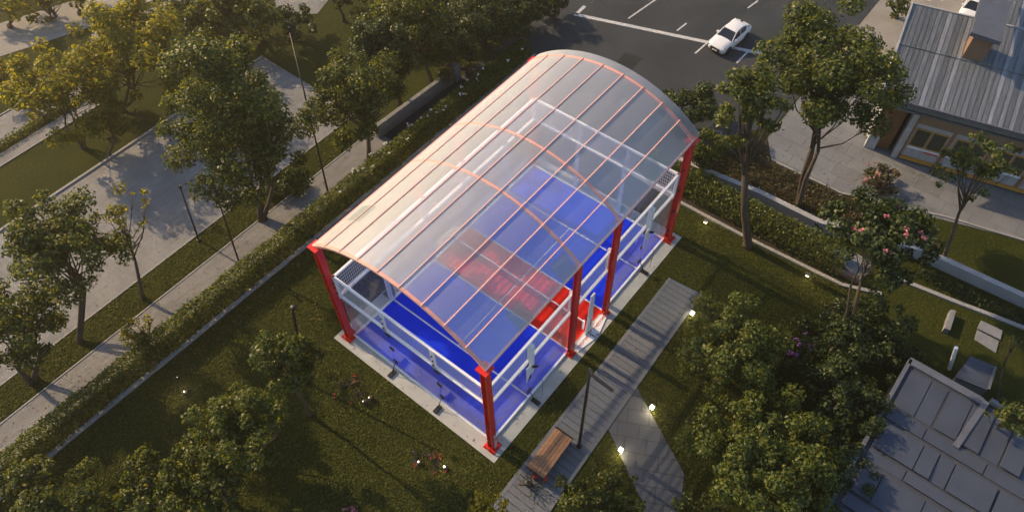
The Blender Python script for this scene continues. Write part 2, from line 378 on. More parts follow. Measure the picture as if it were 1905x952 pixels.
def tree(name, label, cat, foot, cpx, rpx, mt=LG, zc=None, L=.27, K=34, rr=.27, dens=13, stems=1, group=None, tr=.2, lean=0, flowers=None, rvmax=1.35, bark='bark'):
    """foot: ground pixel (or None), cpx: crown centre pixel, rpx: crown half sizes in pixels"""
    if foot is not None:
        f = G(*foot)
        if zc is None:
            best = min(np.arange(1, 16, .1), key=lambda z: np.linalg.norm((G(cpx[0], cpx[1], z)-np.array([f[0], f[1], z]))[:2]))
            zc = float(best)
        c = G(cpx[0], cpx[1], zc)
    else:
        c = G(cpx[0], cpx[1], zc); f = np.array([c[0], c[1], 0.])
    dist = np.linalg.norm(c-CAM); mpp = dist/FPX
    rh = rpx[0]*mpp; sn = (CAM[2]-zc)/dist; cs = math.sqrt(max(0, 1-sn*sn))
    ry = rpx[1]*mpp; rv2 = ry*ry-(rh*sn)**2
    if rv2 < (.45*rh*cs)**2:
        rd = min(rh, ry/max(sn, .3)); rv = max(.45*rh, .5*ry)
    else: rd = rh; rv = math.sqrt(rv2)/cs
    rv = min(rv, rvmax*rh, zc*.98 if foot is None else zc*.85)
    # depth radius lies along the view direction on the ground
    vd = np.array([fw[0], fw[1], 0]); vd /= np.linalg.norm(vd); sdv = np.array([-vd[1], vd[0], 0])
    K = int(K*1.35); rr *= .9
    cen, rad_ = crown_clusters(np.zeros(3), np.array([1., 1., 1.]), K, rr)
    A = np.stack([sdv*rh, vd*rd, np.array([0, 0, rv])])
    cen = cen @ A + c; rad_ = rad_*(rh+rd+rv)/3
    # keep lobes above the ground
    cen[:,2] = np.maximum(cen[:,2], rad_*.55+.05)
    P, N = leaf_cloud(cen, rad_, dens*(.31/L)**2, c, L)
    P[:,2] = np.maximum(P[:,2], .05)
    root = thing(name, (float(f[0]), float(f[1]), 0), label, cat, group); org = (float(f[0]), float(f[1]), 0.)
    cr = quads_mesh('crown' if foot is not None else 'foliage', leaves(P, N, L, L*.62), mt, root, org)
    # trunk and limbs
    t = MB(); fv = Vector((float(f[0]), float(f[1]), -.05)); cv = Vector([float(x) for x in c]); top = zc-.45*rv
    fork = fv.lerp(Vector((cv.x, cv.y, top)), .62 if foot is not None else .3)
    order = np.argsort(RNG.uniform(0, 1, K))[:min(K, 16)]
    for s_ in range(stems):
        off = Vector((random.uniform(-.3,.3), random.uniform(-.3,.3), 0))*(0 if stems == 1 else 1)
        fk = fork + off*3 + Vector((0,0,random.uniform(-.5,.5)))*(0 if stems == 1 else 1)
        mid = (fv+fk)/2 + Vector((random.uniform(-.15,.15), random.uniform(-.15,.15), 0))
        r0 = tr/(1 if stems == 1 else 1.35)
        t.tube([fv+off*.6, fv+off*.6+Vector((0,0,.35)), mid, fk], [r0*1.45, r0*1.05, r0*.85, r0*.68], 9)
        t.tube([fk, fk.lerp(cv, .5)+Vector((.1,.1,0)), cv+Vector((0,0,rv*.4))], [r0*.68, r0*.42, r0*.12], 7)
        for i, k in enumerate(order):
            if i % stems != s_: continue
            e = Vector([float(x) for x in cen[k]]); st = fk.lerp(cv, random.uniform(0, .55))
            md = st.lerp(e, .5) + Vector((random.uniform(-.2,.2), random.uniform(-.2,.2), -.12*(e-st).length))
            t.tube([st, md, e], [r0*.36, r0*.22, r0*.06], 6)
            for _ in range(2):
                e2 = e + Vector((random.uniform(-1,1), random.uniform(-1,1), random.uniform(-.3,.8)))*float(rad_[k])*.8
                t.tube([md.lerp(e, .4), e2], [r0*.13, r0*.03], 4)
    t.build('trunk' if foot is not None else 'stem', bark, root, smooth=True)
    if flowers:
        fm, n, sz = flowers; b = MB()
        up_ = np.argsort(-(cen[:,2]+.5*RNG.normal(0,1,K)))[:max(4, K//2)]
        Pf = []
        for _ in range(n):
            k = int(random.choice(list(up_))); d = nrm(RNG.normal(0,1,(1,3)))[0]; d[2] = abs(d[2]); d[1] += .3
            base = cen[k] + d*rad_[k]*.95
            for _ in range(16): Pf.append(base + RNG.normal(0, sz*.45, 3))
        Pf = np.array(Pf); quads_mesh('blossom', leaves(Pf, np.tile([0,0,1.], (len(Pf),1)), sz, sz*.8), fm, root, org)
    return root
def hedge(name, label, p0, p1, width, h, mt=LH, dens=42, L=.2, flowers=None, cat='hedge', wob=.13):
    a = np.array([*p0, 0.]); b = np.array([*p1, 0.]); ln = np.linalg.norm(b-a); d = (b-a)/ln; s = np.array([-d[1], d[0], 0])
    root = thing(name, (float(a[0]+b[0])/2, float(a[1]+b[1])/2, 0), label, cat); org = tuple(root.location)
    # bumpy rounded box: pick points on top and on both sides
    per = width+2*h; n = int(ln*per*dens*(.2/L)**2*2.8)
    u = RNG.uniform(0, ln, n); t = RNG.uniform(0, per, n)
    lat = np.where(t < h, -width/2, np.where(t < h+width, t-h-width/2, width/2)); z = np.where(t < h, t, np.where(t < h+width, h, per-t))
    nn = np.where((t < h)[:,None], -s, np.where((t < h+width)[:,None], np.array([0,0,1.]), s))
    edge = np.clip((np.abs(lat)/(width/2)), 0, 1)**4*np.clip(z/h, 0, 1)**4*.28
    bumpv = wob*(np.sin(u*2.1+lat*2)+np.sin(u*.9+1.7)+np.sin(u*3.7+lat*5+z*3)*.6)*.5
    depth = -RNG.uniform(0, 1, n)**1.6*.55 + bumpv*.6 + RNG.exponential(.05, n)
    P = a + d*u[:,None] + s*lat[:,None]*(1-edge[:,None]) + np.array([0,0,1.])*(z*(1-edge))[:,None] + nn*depth[:,None]
    P[:,2] = np.maximum(P[:,2], .03)
    quads_mesh('foliage', leaves(P, nn+np.array([0,0,.5]), L, L*.62), mt, root, org)
    for i in range(int(ln/.8)):
        q = a + d*(i*.8+.3) + s*random.uniform(-.3,.3); st = MB()
        for _ in range(3):
            st.tube([(q[0],q[1],0), (q[0]+random.uniform(-.3,.3), q[1]+random.uniform(-.3,.3), h*.75)], [.03,.012], 5)
        st.build('stem', 'bark', root)
    if flowers:
        fm, lo, hi, k, sz = flowers; Pf = []
        for _ in range(k):
            u_ = random.uniform(lo, hi)*ln; q = a + d*u_ + s*random.uniform(-.5,.35)*width
            q[2] = h+.12+random.uniform(-.05,.12)
            for _ in range(8): Pf.append(q + RNG.normal(0, sz*.35, 3))
        quads_mesh('blossom', leaves(np.array(Pf), np.tile([0,0,1.], (len(Pf),1)), sz, sz*.8), fm, root, org)
    return root
def inside(px, py, poly):
    c = np.zeros(len(px), bool); k = len(poly)
    for i in range(k):
        x0, y0 = poly[i]; x1, y1 = poly[(i+1)%k]
        cc = ((y0 > py) != (y1 > py)) & (px < (x1-x0)*(py-y0)/(y1-y0+1e-12)+x0); c ^= cc
    return c
def tufts(name, label, poly, holes, dens, sz, h, mt, jit=.5):
    xs = [p[0] for p in poly]; ys = [p[1] for p in poly]; A = (max(xs)-min(xs))*(max(ys)-min(ys)); n = int(A*dens)
    x = RNG.uniform(min(xs), max(xs), n); y = RNG.uniform(min(ys), max(ys), n); k = inside(x, y, poly)
    for hl in holes: k &= ~inside(x, y, hl)
    x, y = x[k], y[k]; n = len(x)
    P = np.stack([x, y, RNG.uniform(.1, 1, n)*h*(.6+.5*np.sin(x*3.1)*np.sin(y*2.7)+.4)], 1)
    o = quads_mesh(name, leaves(P, np.tile([0,0,.7], (n,1)), sz, sz*.5, jit), mt)
    tag(o, kind='stuff'); return o

# ------------------------------------------------------------------ the setting
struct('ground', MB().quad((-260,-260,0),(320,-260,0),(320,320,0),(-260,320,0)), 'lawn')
struct('plaza', MB().poly([(-60,28.1),(15.5,28.0),(15.5,40.2),(-60,40.3)], .012), 'plaza_paving')
struct('footpath', MB().poly([(-60,22.75),(15,22.35),(15,25.3),(-60,25.5)], .012), 'walk_paving')
struct('park_path', MB().poly([(-60,46.7),(3,46.7),(3,48.0),(-60,48.0)], .012), 'plaza_paving')
struct('park_path', MB().poly([(-60,49.5),(6,49.3),(6,52.2),(-60,52.4)], .012), 'plaza_paving')
struct('road', MB().poly([(-80,61),(0,60),(7.4,57.2),(16,55.4),(40,54),(40,58.5),(16,59.6),(3,64.6),(-80,72)], .012), 'road_surface')
struct('verge_path', MB().poly([(6.5,54.6),(14,53.4),(20,53.2),(20,54.2),(14,54.6),(8,56.2)], .012), 'road_surface')
struct('park_path', MB().poly([(20,44.5),(23,41),(30,43.5),(42,44),(42,46),(29,45.6),(24,47.5)], .012), 'plaza_paving')
struct('car_park', MB().poly([(15,20.6),(21.3,20.6),(21.3,3),(23.9,3),(27,3.2),(33,1),(36,-1),(90,-1),(90,23.4),(42,23.6),(15,24.1)], .016), 'asphalt')
struct('yard', MB().poly([(43,-1.05),(95,-1.05),(95,-30),(47.5,-30)], .008), 'road_surface')
struct('pavement', MB().poly([(32.2,-2.6),(34.3,-1.2),(43,-1.1),(47,-30),(38.2,-30),(36.2,-21),(32.4,-9)], .02), 'grey_slabs')
struct('planting_bed', MB().poly([(26.9,3),(27.7,-3.6),(27.9,-8.4),(30.2,-15.3),(33,-13),(32.2,-9),(32.1,-2.6),(34.2,-1.2),(33,.9)], .024), 'soil')
struct('planting_bed', MB().poly([(-60,21.1),(31,20.6),(31,22.0),(15,22.3),(-60,22.7)], .02), 'soil')
struct('gravel_strip', MB().poly([G2(1700,466),G2(1905,562),G2(1905,545),G2(1730,462)], .012), 'gravel')
struct('planting_bed', MB().poly([(24,4),(27.2,3),(27.2,-4),(27.6,-8.4),(27.0,-12),(24.2,-12.2)], .008), 'soil')
# paint on the car park
for nm, a, b, wd in (('painted_line', G2(1068,27), G2(1420,101), .42), ('painted_line', G2(1169,35), G2(1224,-3), .16), ('painted_line', G2(1259,58), G2(1277,44), .16),
                 ('painted_line', G2(1293,100), G2(1333,65), .16), ('painted_line', G2(1370,118), G2(1391,97), .16), ('painted_line', G2(1391,16), G2(1410,2), .16), ('painted_line', G2(1071,28), G2(1088,12), .35)):
    a, b = Vector(a), Vector(b); d = (b-a).normalized(); s = Vector((-d.y, d.x))*wd/2
    struct(nm, MB().poly([a-s, b-s, b+s, a+s], .021+(.004 if wd < .3 else 0)), 'road_paint')
mat('asphalt_patch', (.016, .018, .02), .9, var=.3, sc=3, bs=.4, bd=.01, bsc=60)
struct('road_patch', MB().poly([(33,12.2),(36.5,12.4),(36.3,14.1),(32.9,13.9)], .0185), 'asphalt_patch'); struct('road_patch', MB().poly([(27,17.5),(31.5,17.2),(31.6,18.1),(27.1,18.5)], .0185), 'asphalt_patch')
struct('drain_cover', MB().tube([(30.5,10.5,.01),(30.5,10.5,.024)], .38, 20), 'metal_trim')
# kerbs
def kerb(pts, w_, h, mt='kerb_stone', name='kerb'):
    b = MB()
    for p, q in zip(pts[:-1], pts[1:]): b.bar((*p, h/2-.01), (*q, h/2-.01), w_, h+.02)
    return struct(name, b, mt)
kerb([(-60,20.95),(-16.7,20.95),(-5,20.72),(3.8,20.6),(31,20.4)], .34, .14)
kerb([(-60,40.4),(15.5,40.2)], .22, .12); kerb([(-60,28.0),(15.5,27.93)], .1, .05); kerb([(-60,25.45),(15,25.35)], .1, .05)
kerb([(24.0,6),(23.82,1.07),(23.88,-4.86),(24.25,-12.1),(25.2,-14.6)], .26, .16)
kerb([(27.1,-14.4),(27.7,-18.6),(28.5,-23.3),(29.5,-30)], .3, .15)
kerb([(-60,46.6),(3,46.6)], .14, .08); kerb([(-60,52.4),(6,52.3)], .14, .08)
kerb([G2(1444,303),G2(1565,360),G2(1760,404),G2(1905,448)], .16, .1)
# the court's slab and playing surface
struct('court_slab', MB().box(-1.02,21.02,-1.02,13.18,-.1,.03), 'concrete')
Y1, H1, H2, HE, C0 = 12.152, 5.098, 7.098, 10.372, .249
struct('playing_surface', MB().poly([(0.02,.02),(8.1,.02),(8.1,Y1-.02),(.02,Y1-.02)], .036), 'blue_turf')
struct('playing_surface', MB().poly([(8.1,.02),(12.1,.02),(12.1,Y1-.02),(8.1,Y1-.02)], .036), 'red_turf')
struct('playing_surface', MB().poly([(12.1,.02),(19.98,.02),(19.98,Y1-.02),(12.1,Y1-.02)], .036), 'blue_turf')
LN = [(3.72,3.80,.03,Y1-.03),(16.52,16.60,.03,Y1-.03),(3.8,16.52,6.04,6.12),(8.06,8.14,.03,6.04),(8.06,8.14,6.12,Y1-.03),(12.06,12.14,.03,6.04),(12.06,12.14,6.12,Y1-.03)]
b = MB()
for i, (x0,x1,y0,y1) in enumerate(LN): b.box(x0-.02,x1+.02,y0,y1,.038,.041 if i != 2 else .043)
struct('court_lines', b, 'line_white')
# walkway and stone path
wk = [G2(1247,518), G2(1303,546)]
struct('walkway', MB().poly([(-9,-2.9),(-2.1,-2.62),(17.3,-2.29),(17.5,-4.64),(-1,-5.35),(-9,-5.8)], .05), 'deck')
b = MB(); b.bar((-9,-2.9,.03),(-2.1,-2.62,.03),.24,.07); b.bar((-2.1,-2.62,.031),(17.3,-2.29,.031),.24,.07)
b.bar((-9,-5.8,.03),(-1,-5.35,.03),.24,.07); b.bar((-1,-5.35,.031),(17.5,-4.64,.031),.24,.07)
struct('walkway_edge', b, 'deck_edge')
struct('stone_path', MB().poly([G2(1180,712),G2(1273,881),G2(1268,921),(1.9,-11.9),(1.2,-10.4),G2(1194,933),G2(1127,789),(5.6,-4.85)], .02), 'stone_slabs')

# ------------------------------------------------------------------ padel enclosure
enc = thing('padel_court_enclosure', (0,0,0), 'white framed glass and wire mesh walls around the blue and red court', 'court enclosure')
XJ = [0, 3.75, 7.97, 12.02, 16.57, 20]; YJ = [0, 4.05, 8.1, Y1]
# base channels
def rail(name, a, b_, w_=.12, h=.12): return MB().bar(a, b_, w_, h).build(name, 'white_paint', enc)
for x in (0, 20): rail('base_rail', (x,.06,.1), (x,Y1-.06,.1), .14, .14)
rail('base_rail', (-.07,Y1,.1), (20.07,Y1,.1), .14, .14)
rail('base_rail', (-.07,0,.1), (7.8,0,.1), .14, .14); rail('base_rail', (12.2,0,.1), (20.07,0,.1), .14, .14)
for z, w_ in ((H1,.20), (H2,.16)):
    for x in (0, 20): rail('rail', (x,.1,z), (x,Y1-.1,z), w_, .16)
    rail('rail', (-.08,Y1,z), (20.08,Y1,z), w_, .16)
    rail('rail', (-.08,0,z), (7.9,0,z), w_, .16); rail('rail', (8.05,0,z), (11.95,0,z), w_, .16); rail('rail', (12.1,0,z), (20.08,0,z), w_, .16)
def pane(a, b_, z0, z1, mt, nm, t=.02):
    a, b_ = Vector(a), Vector(b_)
    return MB().bar((a.x,a.y,(z0+z1)/2), (b_.x,b_.y,(z0+z1)/2), t, z1-z0).build(nm, mt, enc)
def sheet(a, b_, z0, z1, mt, nm): return MB().quad((a[0],a[1],z0),(b_[0],b_[1],z0),(b_[0],b_[1],z1),(a[0],a[1],z1)).build(nm, mt, enc)
for i in range(5):
    x0, x1 = XJ[i]+.04, XJ[i+1]-.04
    for y in (0, Y1):
        if y == 0 and i == 2:
            sheet((x0,y), (x1,y), H1+.08, H2-.08, 'wire_mesh', 'mesh_panel'); continue
        if y > 0 and i in (1, 2, 3):
            sheet((x0,y), (x1,y), .2, H1-.1, 'wire_mesh', 'mesh_panel')
        else: pane((x0,y), (x1,y), .18, H1-.1, 'glass', 'glass_panel')
        sheet((x0,y), (x1,y), H1+.08, H2-.08, 'wire_mesh', 'mesh_panel')
for x in (0, 20):
    for i in range(3):
        y0, y1 = YJ[i]+.04, YJ[i+1]-.04
        pane((x,y0), (x,y1), .18, H1-.1, 'glass', 'glass_panel'); sheet((x,y0), (x,y1), H1+.08, H2-.08, 'wire_mesh', 'mesh_panel')
def bolts(par, x, y, zs, nx, ny):
    for z in zs: MB().box(x+nx*.14-.04, x+nx*.14+.04, y+ny*.14-.04, y+ny*.14+.04, z-.04, z+.04).build('bolt', 'black_metal', par)
# posts with bolts, clamps on the glass joints and the black stays at their feet
def joint(x, y, nx, ny, foot=True, low=H1-.15):
    tx, ty = abs(ny), abs(nx)
    if y > 5 and ny: tx = 2.0
    p_ = MB().box(x-.05-tx*.11+nx*.05, x+.05+tx*.11+nx*.05, y-.05-ty*.11+ny*.05, y+.05+ty*.11+ny*.05, low, H2+.06).build('post', 'white_paint', enc)
    bolts(p_, x, y, (H1+.35, H1+.85, H1+1.4), nx, ny)
    if low > 1:
        for z in (4.4, 2.7, 1.0):
            b = MB(); b.box(x-.05-tx*.13, x+.05+tx*.13, y-.05-ty*.13, y+.05+ty*.13, z-.09, z+.09)
            b.bar((x-tx*.2, y-ty*.2, z-.12), (x+tx*.2, y+ty*.2, z+.12), .06, .06); b.build('clamp', 'black_metal', enc)
    if foot:
        b = MB(); b.box(x+nx*.55-.14-.16*abs(nx), x+nx*.55+.14+.16*abs(nx), y+ny*.55-.14-.16*abs(ny), y+ny*.55+.14+.16*abs(ny), .03, .17)
        b.bar((x+nx*.05, y+ny*.05, 1.0), (x+nx*.5, y+ny*.5, .15), .04, .04); b.build('stay_foot', 'black_metal', enc)
for y in YJ[1:3]: joint(0, y, -1, 0); joint(20, y, 1, 0, low=.2)
for x in (3.75, 16.57): joint(x, 0, 0, -1)
for x in (3.75, 7.97, 12.02, 16.57): joint(x, Y1, 0, 1, foot=(x == 3.75), low=.15)
for x, y in ((0,0),(0,Y1),(20,0),(20,Y1)):
    b = MB().box(x-.1, x+.1, y-.1, y+.1, H1-.2, H2+.08).build('corner_post', 'white_paint', enc)
    bolts(b, x, y, (H1+.4, H1+1.0, H1+1.5), -1 if x == 0 else 1, 0)
for x in (7.97, 12.02):
    b = MB().box(x-.08, x+.08, .02, .2, H1-.1, H2+.08).build('post', 'white_paint', enc)
    bolts(b, x, .1, (H1+.4, H1+1.0, H1+1.5), 0, -1)
# brackets with pale boards hanging under the rail on the long side
for x in (3.75, 16.57):
    b = MB(); b.box(x-.12, x+.14, -.30, -.1, H1-1.3, H1+1.9); b.build('bracket', 'white_paint', enc)
    b = MB(); n0 = len(b.v)
    b.v += [(x-.62,-.32,H1+.0),(x-.12,-.32,H1+.1),(x-.12,-.32,H1-.8),(x-.58,-.32,H1-1.7),(x-.62,-.27,H1+.0),(x-.12,-.27,H1+.1),(x-.12,-.27,H1-.8),(x-.58,-.27,H1-1.7)]
    b.f += [(0,3,2,1),(4,5,6,7),(0,1,5,4),(1,2,6,5),(2,3,7,6),(3,0,4,7)]; b.build('side_board', 'white_paint', enc)
    MB().bar((x-.1,-.30,H1-.4),(x+.28,-.46,H1-.7),.1,.12).build('clamp', 'black_metal', enc)
    MB().tube([(x+.62,-.62,.1),(x+.62,-.62,2.1),(x+.5,-.5,2.5)], .02, 6).build('thin_rod', 'metal_trim', enc)
# anchor plates of the entrance with an upright
pl = [(8.33,-.10),(8.33+.15,-.62),(10.15,-1.0),(11.75,-.62),(12.0,-.1),(10.9,-.06),(10.1,-.25),(9.3,-.06)]
plate = MB().poly([G2(1070,645),G2(1091,616),G2(1099,620),G2(1108.5,596),G2(1121,582),G2(1130,587),G2(1112.6,626),G2(1075,655)], .032, .09).build('anchor_plate', 'white_paint', enc)
pb = Vector((*G2(1095.5,617),0)); 
b = MB(); n = 0
x, y = pb.x, pb.y
b.v += [(x-.42,y,.09),(x+.42,y,.09),(x+.24,y,1.6),(x+.2,y,4.6),(x-.2,y,4.6),(x-.3,y,1.6),(x-.42,y+.1,.09),(x+.42,y+.1,.09),(x+.24,y+.1,1.6),(x+.2,y+.1,4.6),(x-.2,y+.1,4.6),(x-.3,y+.1,1.6)]
b.f += [(0,1,2,3,4,5),(11,10,9,8,7,6)]+[(i,i+6,(i+1)%6+6,(i+1)%6) for i in range(6)]
upr = b.build('upright', 'white_paint', enc)
b = MB()
for px, py in ((1095,619),(1099,622),(1103,624),(1107,626),(1111,622)):
    q = G(px, py, .09); MB().box(q[0]-.05,q[0]+.05,q[1]-.05,q[1]+.05,.088,.12).build('bolt', 'black_metal', plate)
def lettering(txt, loc, size, mt, parent, rot, ext=.004):
    c = bpy.data.curves.new('lettering', 'FONT'); c.body = txt; c.size = size; c.extrude = ext; c.align_x = 'CENTER'; c.align_y = 'CENTER'
    c.materials.append(MATS[mt]); t_o = bpy.data.objects.new('tmp', c); COL.objects.link(t_o); bpy.context.view_layer.update()
    me = bpy.data.meshes.new_from_object(t_o.evaluated_get(bpy.context.evaluated_depsgraph_get())); bpy.data.objects.remove(t_o)
    o = bpy.data.objects.new('lettering', me); COL.objects.link(o)
    o.parent = parent; o.location = Vector(loc)-ORG.get(parent.as_pointer(), Vector((0,0,0))); o.rotation_euler = rot; return o
for a, b_ in (((1077,643),(1090,628)), ((1110,604),(1119,593))):
    p0, p1 = G(*a, .1), G(*b_, .1); ang = math.atan2(p1[1]-p0[1], p1[0]-p0[0]); mid = (p0+p1)/2
    lettering('mejorset', (mid[0],mid[1],.1), .36, 'sign_red', plate, (0,0,ang))
lettering('mejorset', (x+.08,y-.006,1.1), .26, 'sign_red', upr, (rad(90), rad(-90), 0))
# net
net = thing('padel_net', (10,0,0), 'dark net with white tape crossing the red zone of the court', 'net')
MB().bar((10.05,.9,.98),(10.05,Y1-.9,.98),.05,.14).build('tape', 'white_paint', net)
MB().bar((10.05,.25,.98),(10.05,.9,.98),.05,.13).build('tape', 'white_paint', net)
MB().quad((10.05,.25,.06),(10.05,Y1-.25,.06),(10.05,Y1-.25,.92),(10.05,.25,.92)).build('mesh', 'net_mesh', net)
for y_ in (.22, Y1-.22): MB().box(9.98,10.12,y_-.06,y_+.06,.04,1.1).build('post', 'white_paint', net)

# ------------------------------------------------------------------ red steel canopy with a clear vault
can = thing('court_canopy', (0,0,0), 'tall red steel canopy with clear vaulted roof over the whole court', 'canopy')
def column(x, y):
    """wide flange column with stiffened foot and head"""
    r = MB()
    w_ = .21
    r.box(x-w_,x+w_,y+w_-.05,y+w_,.06,HE-.1); r.box(x-w_,x+w_,y-w_,y-w_+.05,.06,HE-.1); r.box(x-.04,x+.04,y-w_+.05,y+w_-.05,.06,HE-.1)
    o = r.build('column', 'red_paint', can)
    b = MB().box(x-.42,x+.42,y-.42,y+.42,.03,.08)
    for sx in (-1,1):
        for sy in (-1,1): b.tube([(x+sx*.35,y+sy*.35,.08),(x+sx*.35,y+sy*.35,.2)], .05, 6)
    for sx in (-1,1): b.box(x+sx*.36-.05,x+sx*.36+.05,y-.12,y+.12,.08,.5)
    b.build('base_plate', 'red_paint', o)
    MB().box(x-.36,x+.36,y-.36,y+.36,HE-.16,HE-.08).build('head_plate', 'red_paint', o)
    for z in (1.2, 3.4, 5.6, 7.6): MB().box(x-w_-.04,x-w_+.02,y-.08,y+.08,z-.08,z+.08).build('bolt', 'black_metal', o)
    return o
ya, yb = -C0, Y1+C0
XC = [-C0, 7.97, 12.02, 20.25]
cols = [column(x, y) for x in XC[:1]+XC[3:] for y in (ya, yb)]
def slim(x, y):
    r = MB(); w_ = .17
    r.box(x-w_,x+w_,y+w_-.04,y+w_,.06,HE-.1); r.box(x-w_,x+w_,y-w_,y-w_+.04,.06,HE-.1); r.box(x-.03,x+.03,y-w_+.04,y+w_-.04,.06,HE-.1)
    o = r.build('column', 'red_paint', can)
    b = MB().box(x-.3,x+.3,y-.3,y+.3,.03,.08)
    for sx in (-1,1):
        for sy in (-1,1): b.tube([(x+sx*.24,y+sy*.24,.08),(x+sx*.24,y+sy*.24,.2)], .04, 6)
    b.box(x-.24,x+.24,y-.06,y+.06,.08,.45); b.build('base_plate', 'red_paint', o)
    for z in (1.2, 3.4, 5.6, 7.6): MB().box(x-w_-.04,x-w_+.02,y-.07,y+.07,z-.07,z+.07).build('bolt', 'black_metal', o); return o
for x in XC[1:3]:
    for y in (ya, yb): slim(x, y)
lettering('mejor set', (XC[0]-.02, ya-.296, 1.25), .5, 'white_paint', cols[0], (rad(90), rad(-90), 0))
RISE = 2.35; yc = (ya+yb)/2; half = (yb-ya)/2+.12
Rr = (half*half+RISE*RISE)/(2*RISE); th = math.asin(half/Rr)
def vault(t, dz=0):  # t in -1..1 from -y to +y
    a = t*th; return yc+(Rr+dz)*math.sin(a), HE+RISE-Rr+(Rr+dz)*math.cos(a)
for x in XC:
    b = MB(); N_ = 28; pts = [vault(-1+2*i/N_, -.12) for i in range(N_+1)]
    wA, hA = (.17, .2) if x in (XC[0], XC[3]) else (.15, .18)
    n0 = len(b.v)
    for i, (yy, zz) in enumerate(pts):
        a = (-1+2*i/N_)*th; ny, nz = math.sin(a), math.cos(a)
        for sx, sn_ in ((-1,-1),(1,-1),(1,1),(-1,1)): b.v.append((x+sx*wA/2, yy+ny*sn_*hA/2, zz+nz*sn_*hA/2))
    for i in range(N_):
        q = n0+i*4
        for j in range(4): b.f.append((q+j, q+(j+1)%4, q+4+(j+1)%4, q+4+j))
    b.f += [(n0,n0+1,n0+2,n0+3), (n0+4*N_+3,n0+4*N_+2,n0+4*N_+1,n0+4*N_)]
    b.build('arch', 'arch_veiled', can)
XE0, XE1 = -.36, 20.2
for i in range(1, 9):
    yy, zz = vault(-1+2*i/9, .01); MB().bar((XC[0]-.08,yy,zz), (XC[3]+.08,yy,zz), .055, .045).build('purlin', 'purlin_veiled', can)
for t in (-1, 1):
    yy, zz = vault(t, -.02); MB().bar((XC[0]-.1,yy,zz-.05), (XC[3]+.1,yy,zz-.05), .12, .14).build('eave_beam', 'purlin_veiled', can)
for i in range(3):
    b = MB(); xa = [XC[0]-.12, XC[1], XC[2]][i]; xb = [XC[1]-.01, XC[2]-.01, XC[3]+.75][i]; N_ = 40; n0 = len(b.v)
    for j in range(N_+1):
        yy, zz = vault((-1+2*j/N_)*1.012, -.035); b.v += [(xa,yy,zz),(xb,yy,zz)]
    for j in range(N_): b.f.append((n0+2*j, n0+2*j+1, n0+2*j+3, n0+2*j+2))
    b.build('roof_sheet', 'roof_sheet', can, smooth=True)
# frosted squares set in the roof near its low edge
for px, py, s_ in ((968,586,1.25),(1050,498,1.25),(1210,312,1.5),(672,395,1.4)):
    z = HE+.5; g_ = G(px, py, z); best = min(np.linspace(-1,1,400), key=lambda t: abs(vault(t)[0]-G(px,py,vault(t)[1])[1]))
    yy, zz = vault(best, .05); gx = G(px, py, zz)[0]; dt = s_/2/(Rr*th)
    y0, z0 = vault(best-dt, .0); y1, z1 = vault(best+dt, .0)
    MB().quad((gx-s_/2,y0,z0),(gx+s_/2,y0,z0),(gx+s_/2,y1,z1),(gx-s_/2,y1,z1)).build('frosted_patch', 'frosted_patch', can)

# ------------------------------------------------------------------ low walls
def wall(name, label, pts, w_, h, mt, cap=None):
    r = thing(name, (pts[0][0],pts[0][1],0), label, 'wall'); b = MB(); c = MB()
    for i, (p, q) in enumerate(zip(pts[:-1], pts[1:])):
        b.bar((*p, h/2), (*q, h/2), w_, h); c.bar((*p, h+.03+.002*i), (*q, h+.03+.002*i), w_+.08, .06)
    b.build('wall_body', mt, r); c.build('coping', cap or mt, r); return r
wall('garden_wall', 'grey low wall with end pillar between dense trees and dark lane', [(14.5,24.35),(23.9,23.95)], .28, 1.3, 'grey_wall')
MB().box(23.7,24.4,23.7,24.3,0,1.65).build('end_pillar', 'grey_wall', bpy.data.objects['garden_wall'])
wall('garden_wall', 'long pale retaining wall stepping past the pink tree towards the right', [(26.95,3.0),(27.3,-.6),(27.7,-3.6),(27.8,-8.4),(29.9,-15.3),(30.3,-22.7),(31,-30)], .35, .95, 'wall_render')
wall('garden_wall', 'short sunlit low wall beside the grey ramp behind the clipped hedge', [G2(1541,499),G2(1597,527)], .22, .4, 'ochre_band')  # ochre colour carries the orange sunlight falling on this low wall
struct('ramp', MB().poly([G2(1545,470),G2(1566,455),G2(1625,490),G2(1600,526)], .03), 'grey_slabs')

# ------------------------------------------------------------------ house with metal roof
F0 = Vector((38.36,-9.01,0)); U = Vector((2.51,-10.53,0)).normalized(); NV = Vector((U.y,-U.x,0))   # NV points to the garden
HM = Matrix(((U.x,NV.x,0,F0.x),(U.y,NV.y,0,F0.y),(0,0,1,0),(0,0,0,1)))                                 # local x along the facade, y out of it
if NV.x > 0: NV = -NV; HM = Matrix(((U.x,NV.x,0,F0.x),(U.y,NV.y,0,F0.y),(0,0,1,0),(0,0,0,1)))
house = bpy.data.objects.new('house', None); COL.objects.link(house); house.location = F0; house.rotation_euler = (0,0,math.atan2(U.y, U.x))
tag(house, 'low house with grey metal roof, ochre band, brown door and shuttered windows', 'house'); ORG[house.as_pointer()] = Vector((0,0,0))
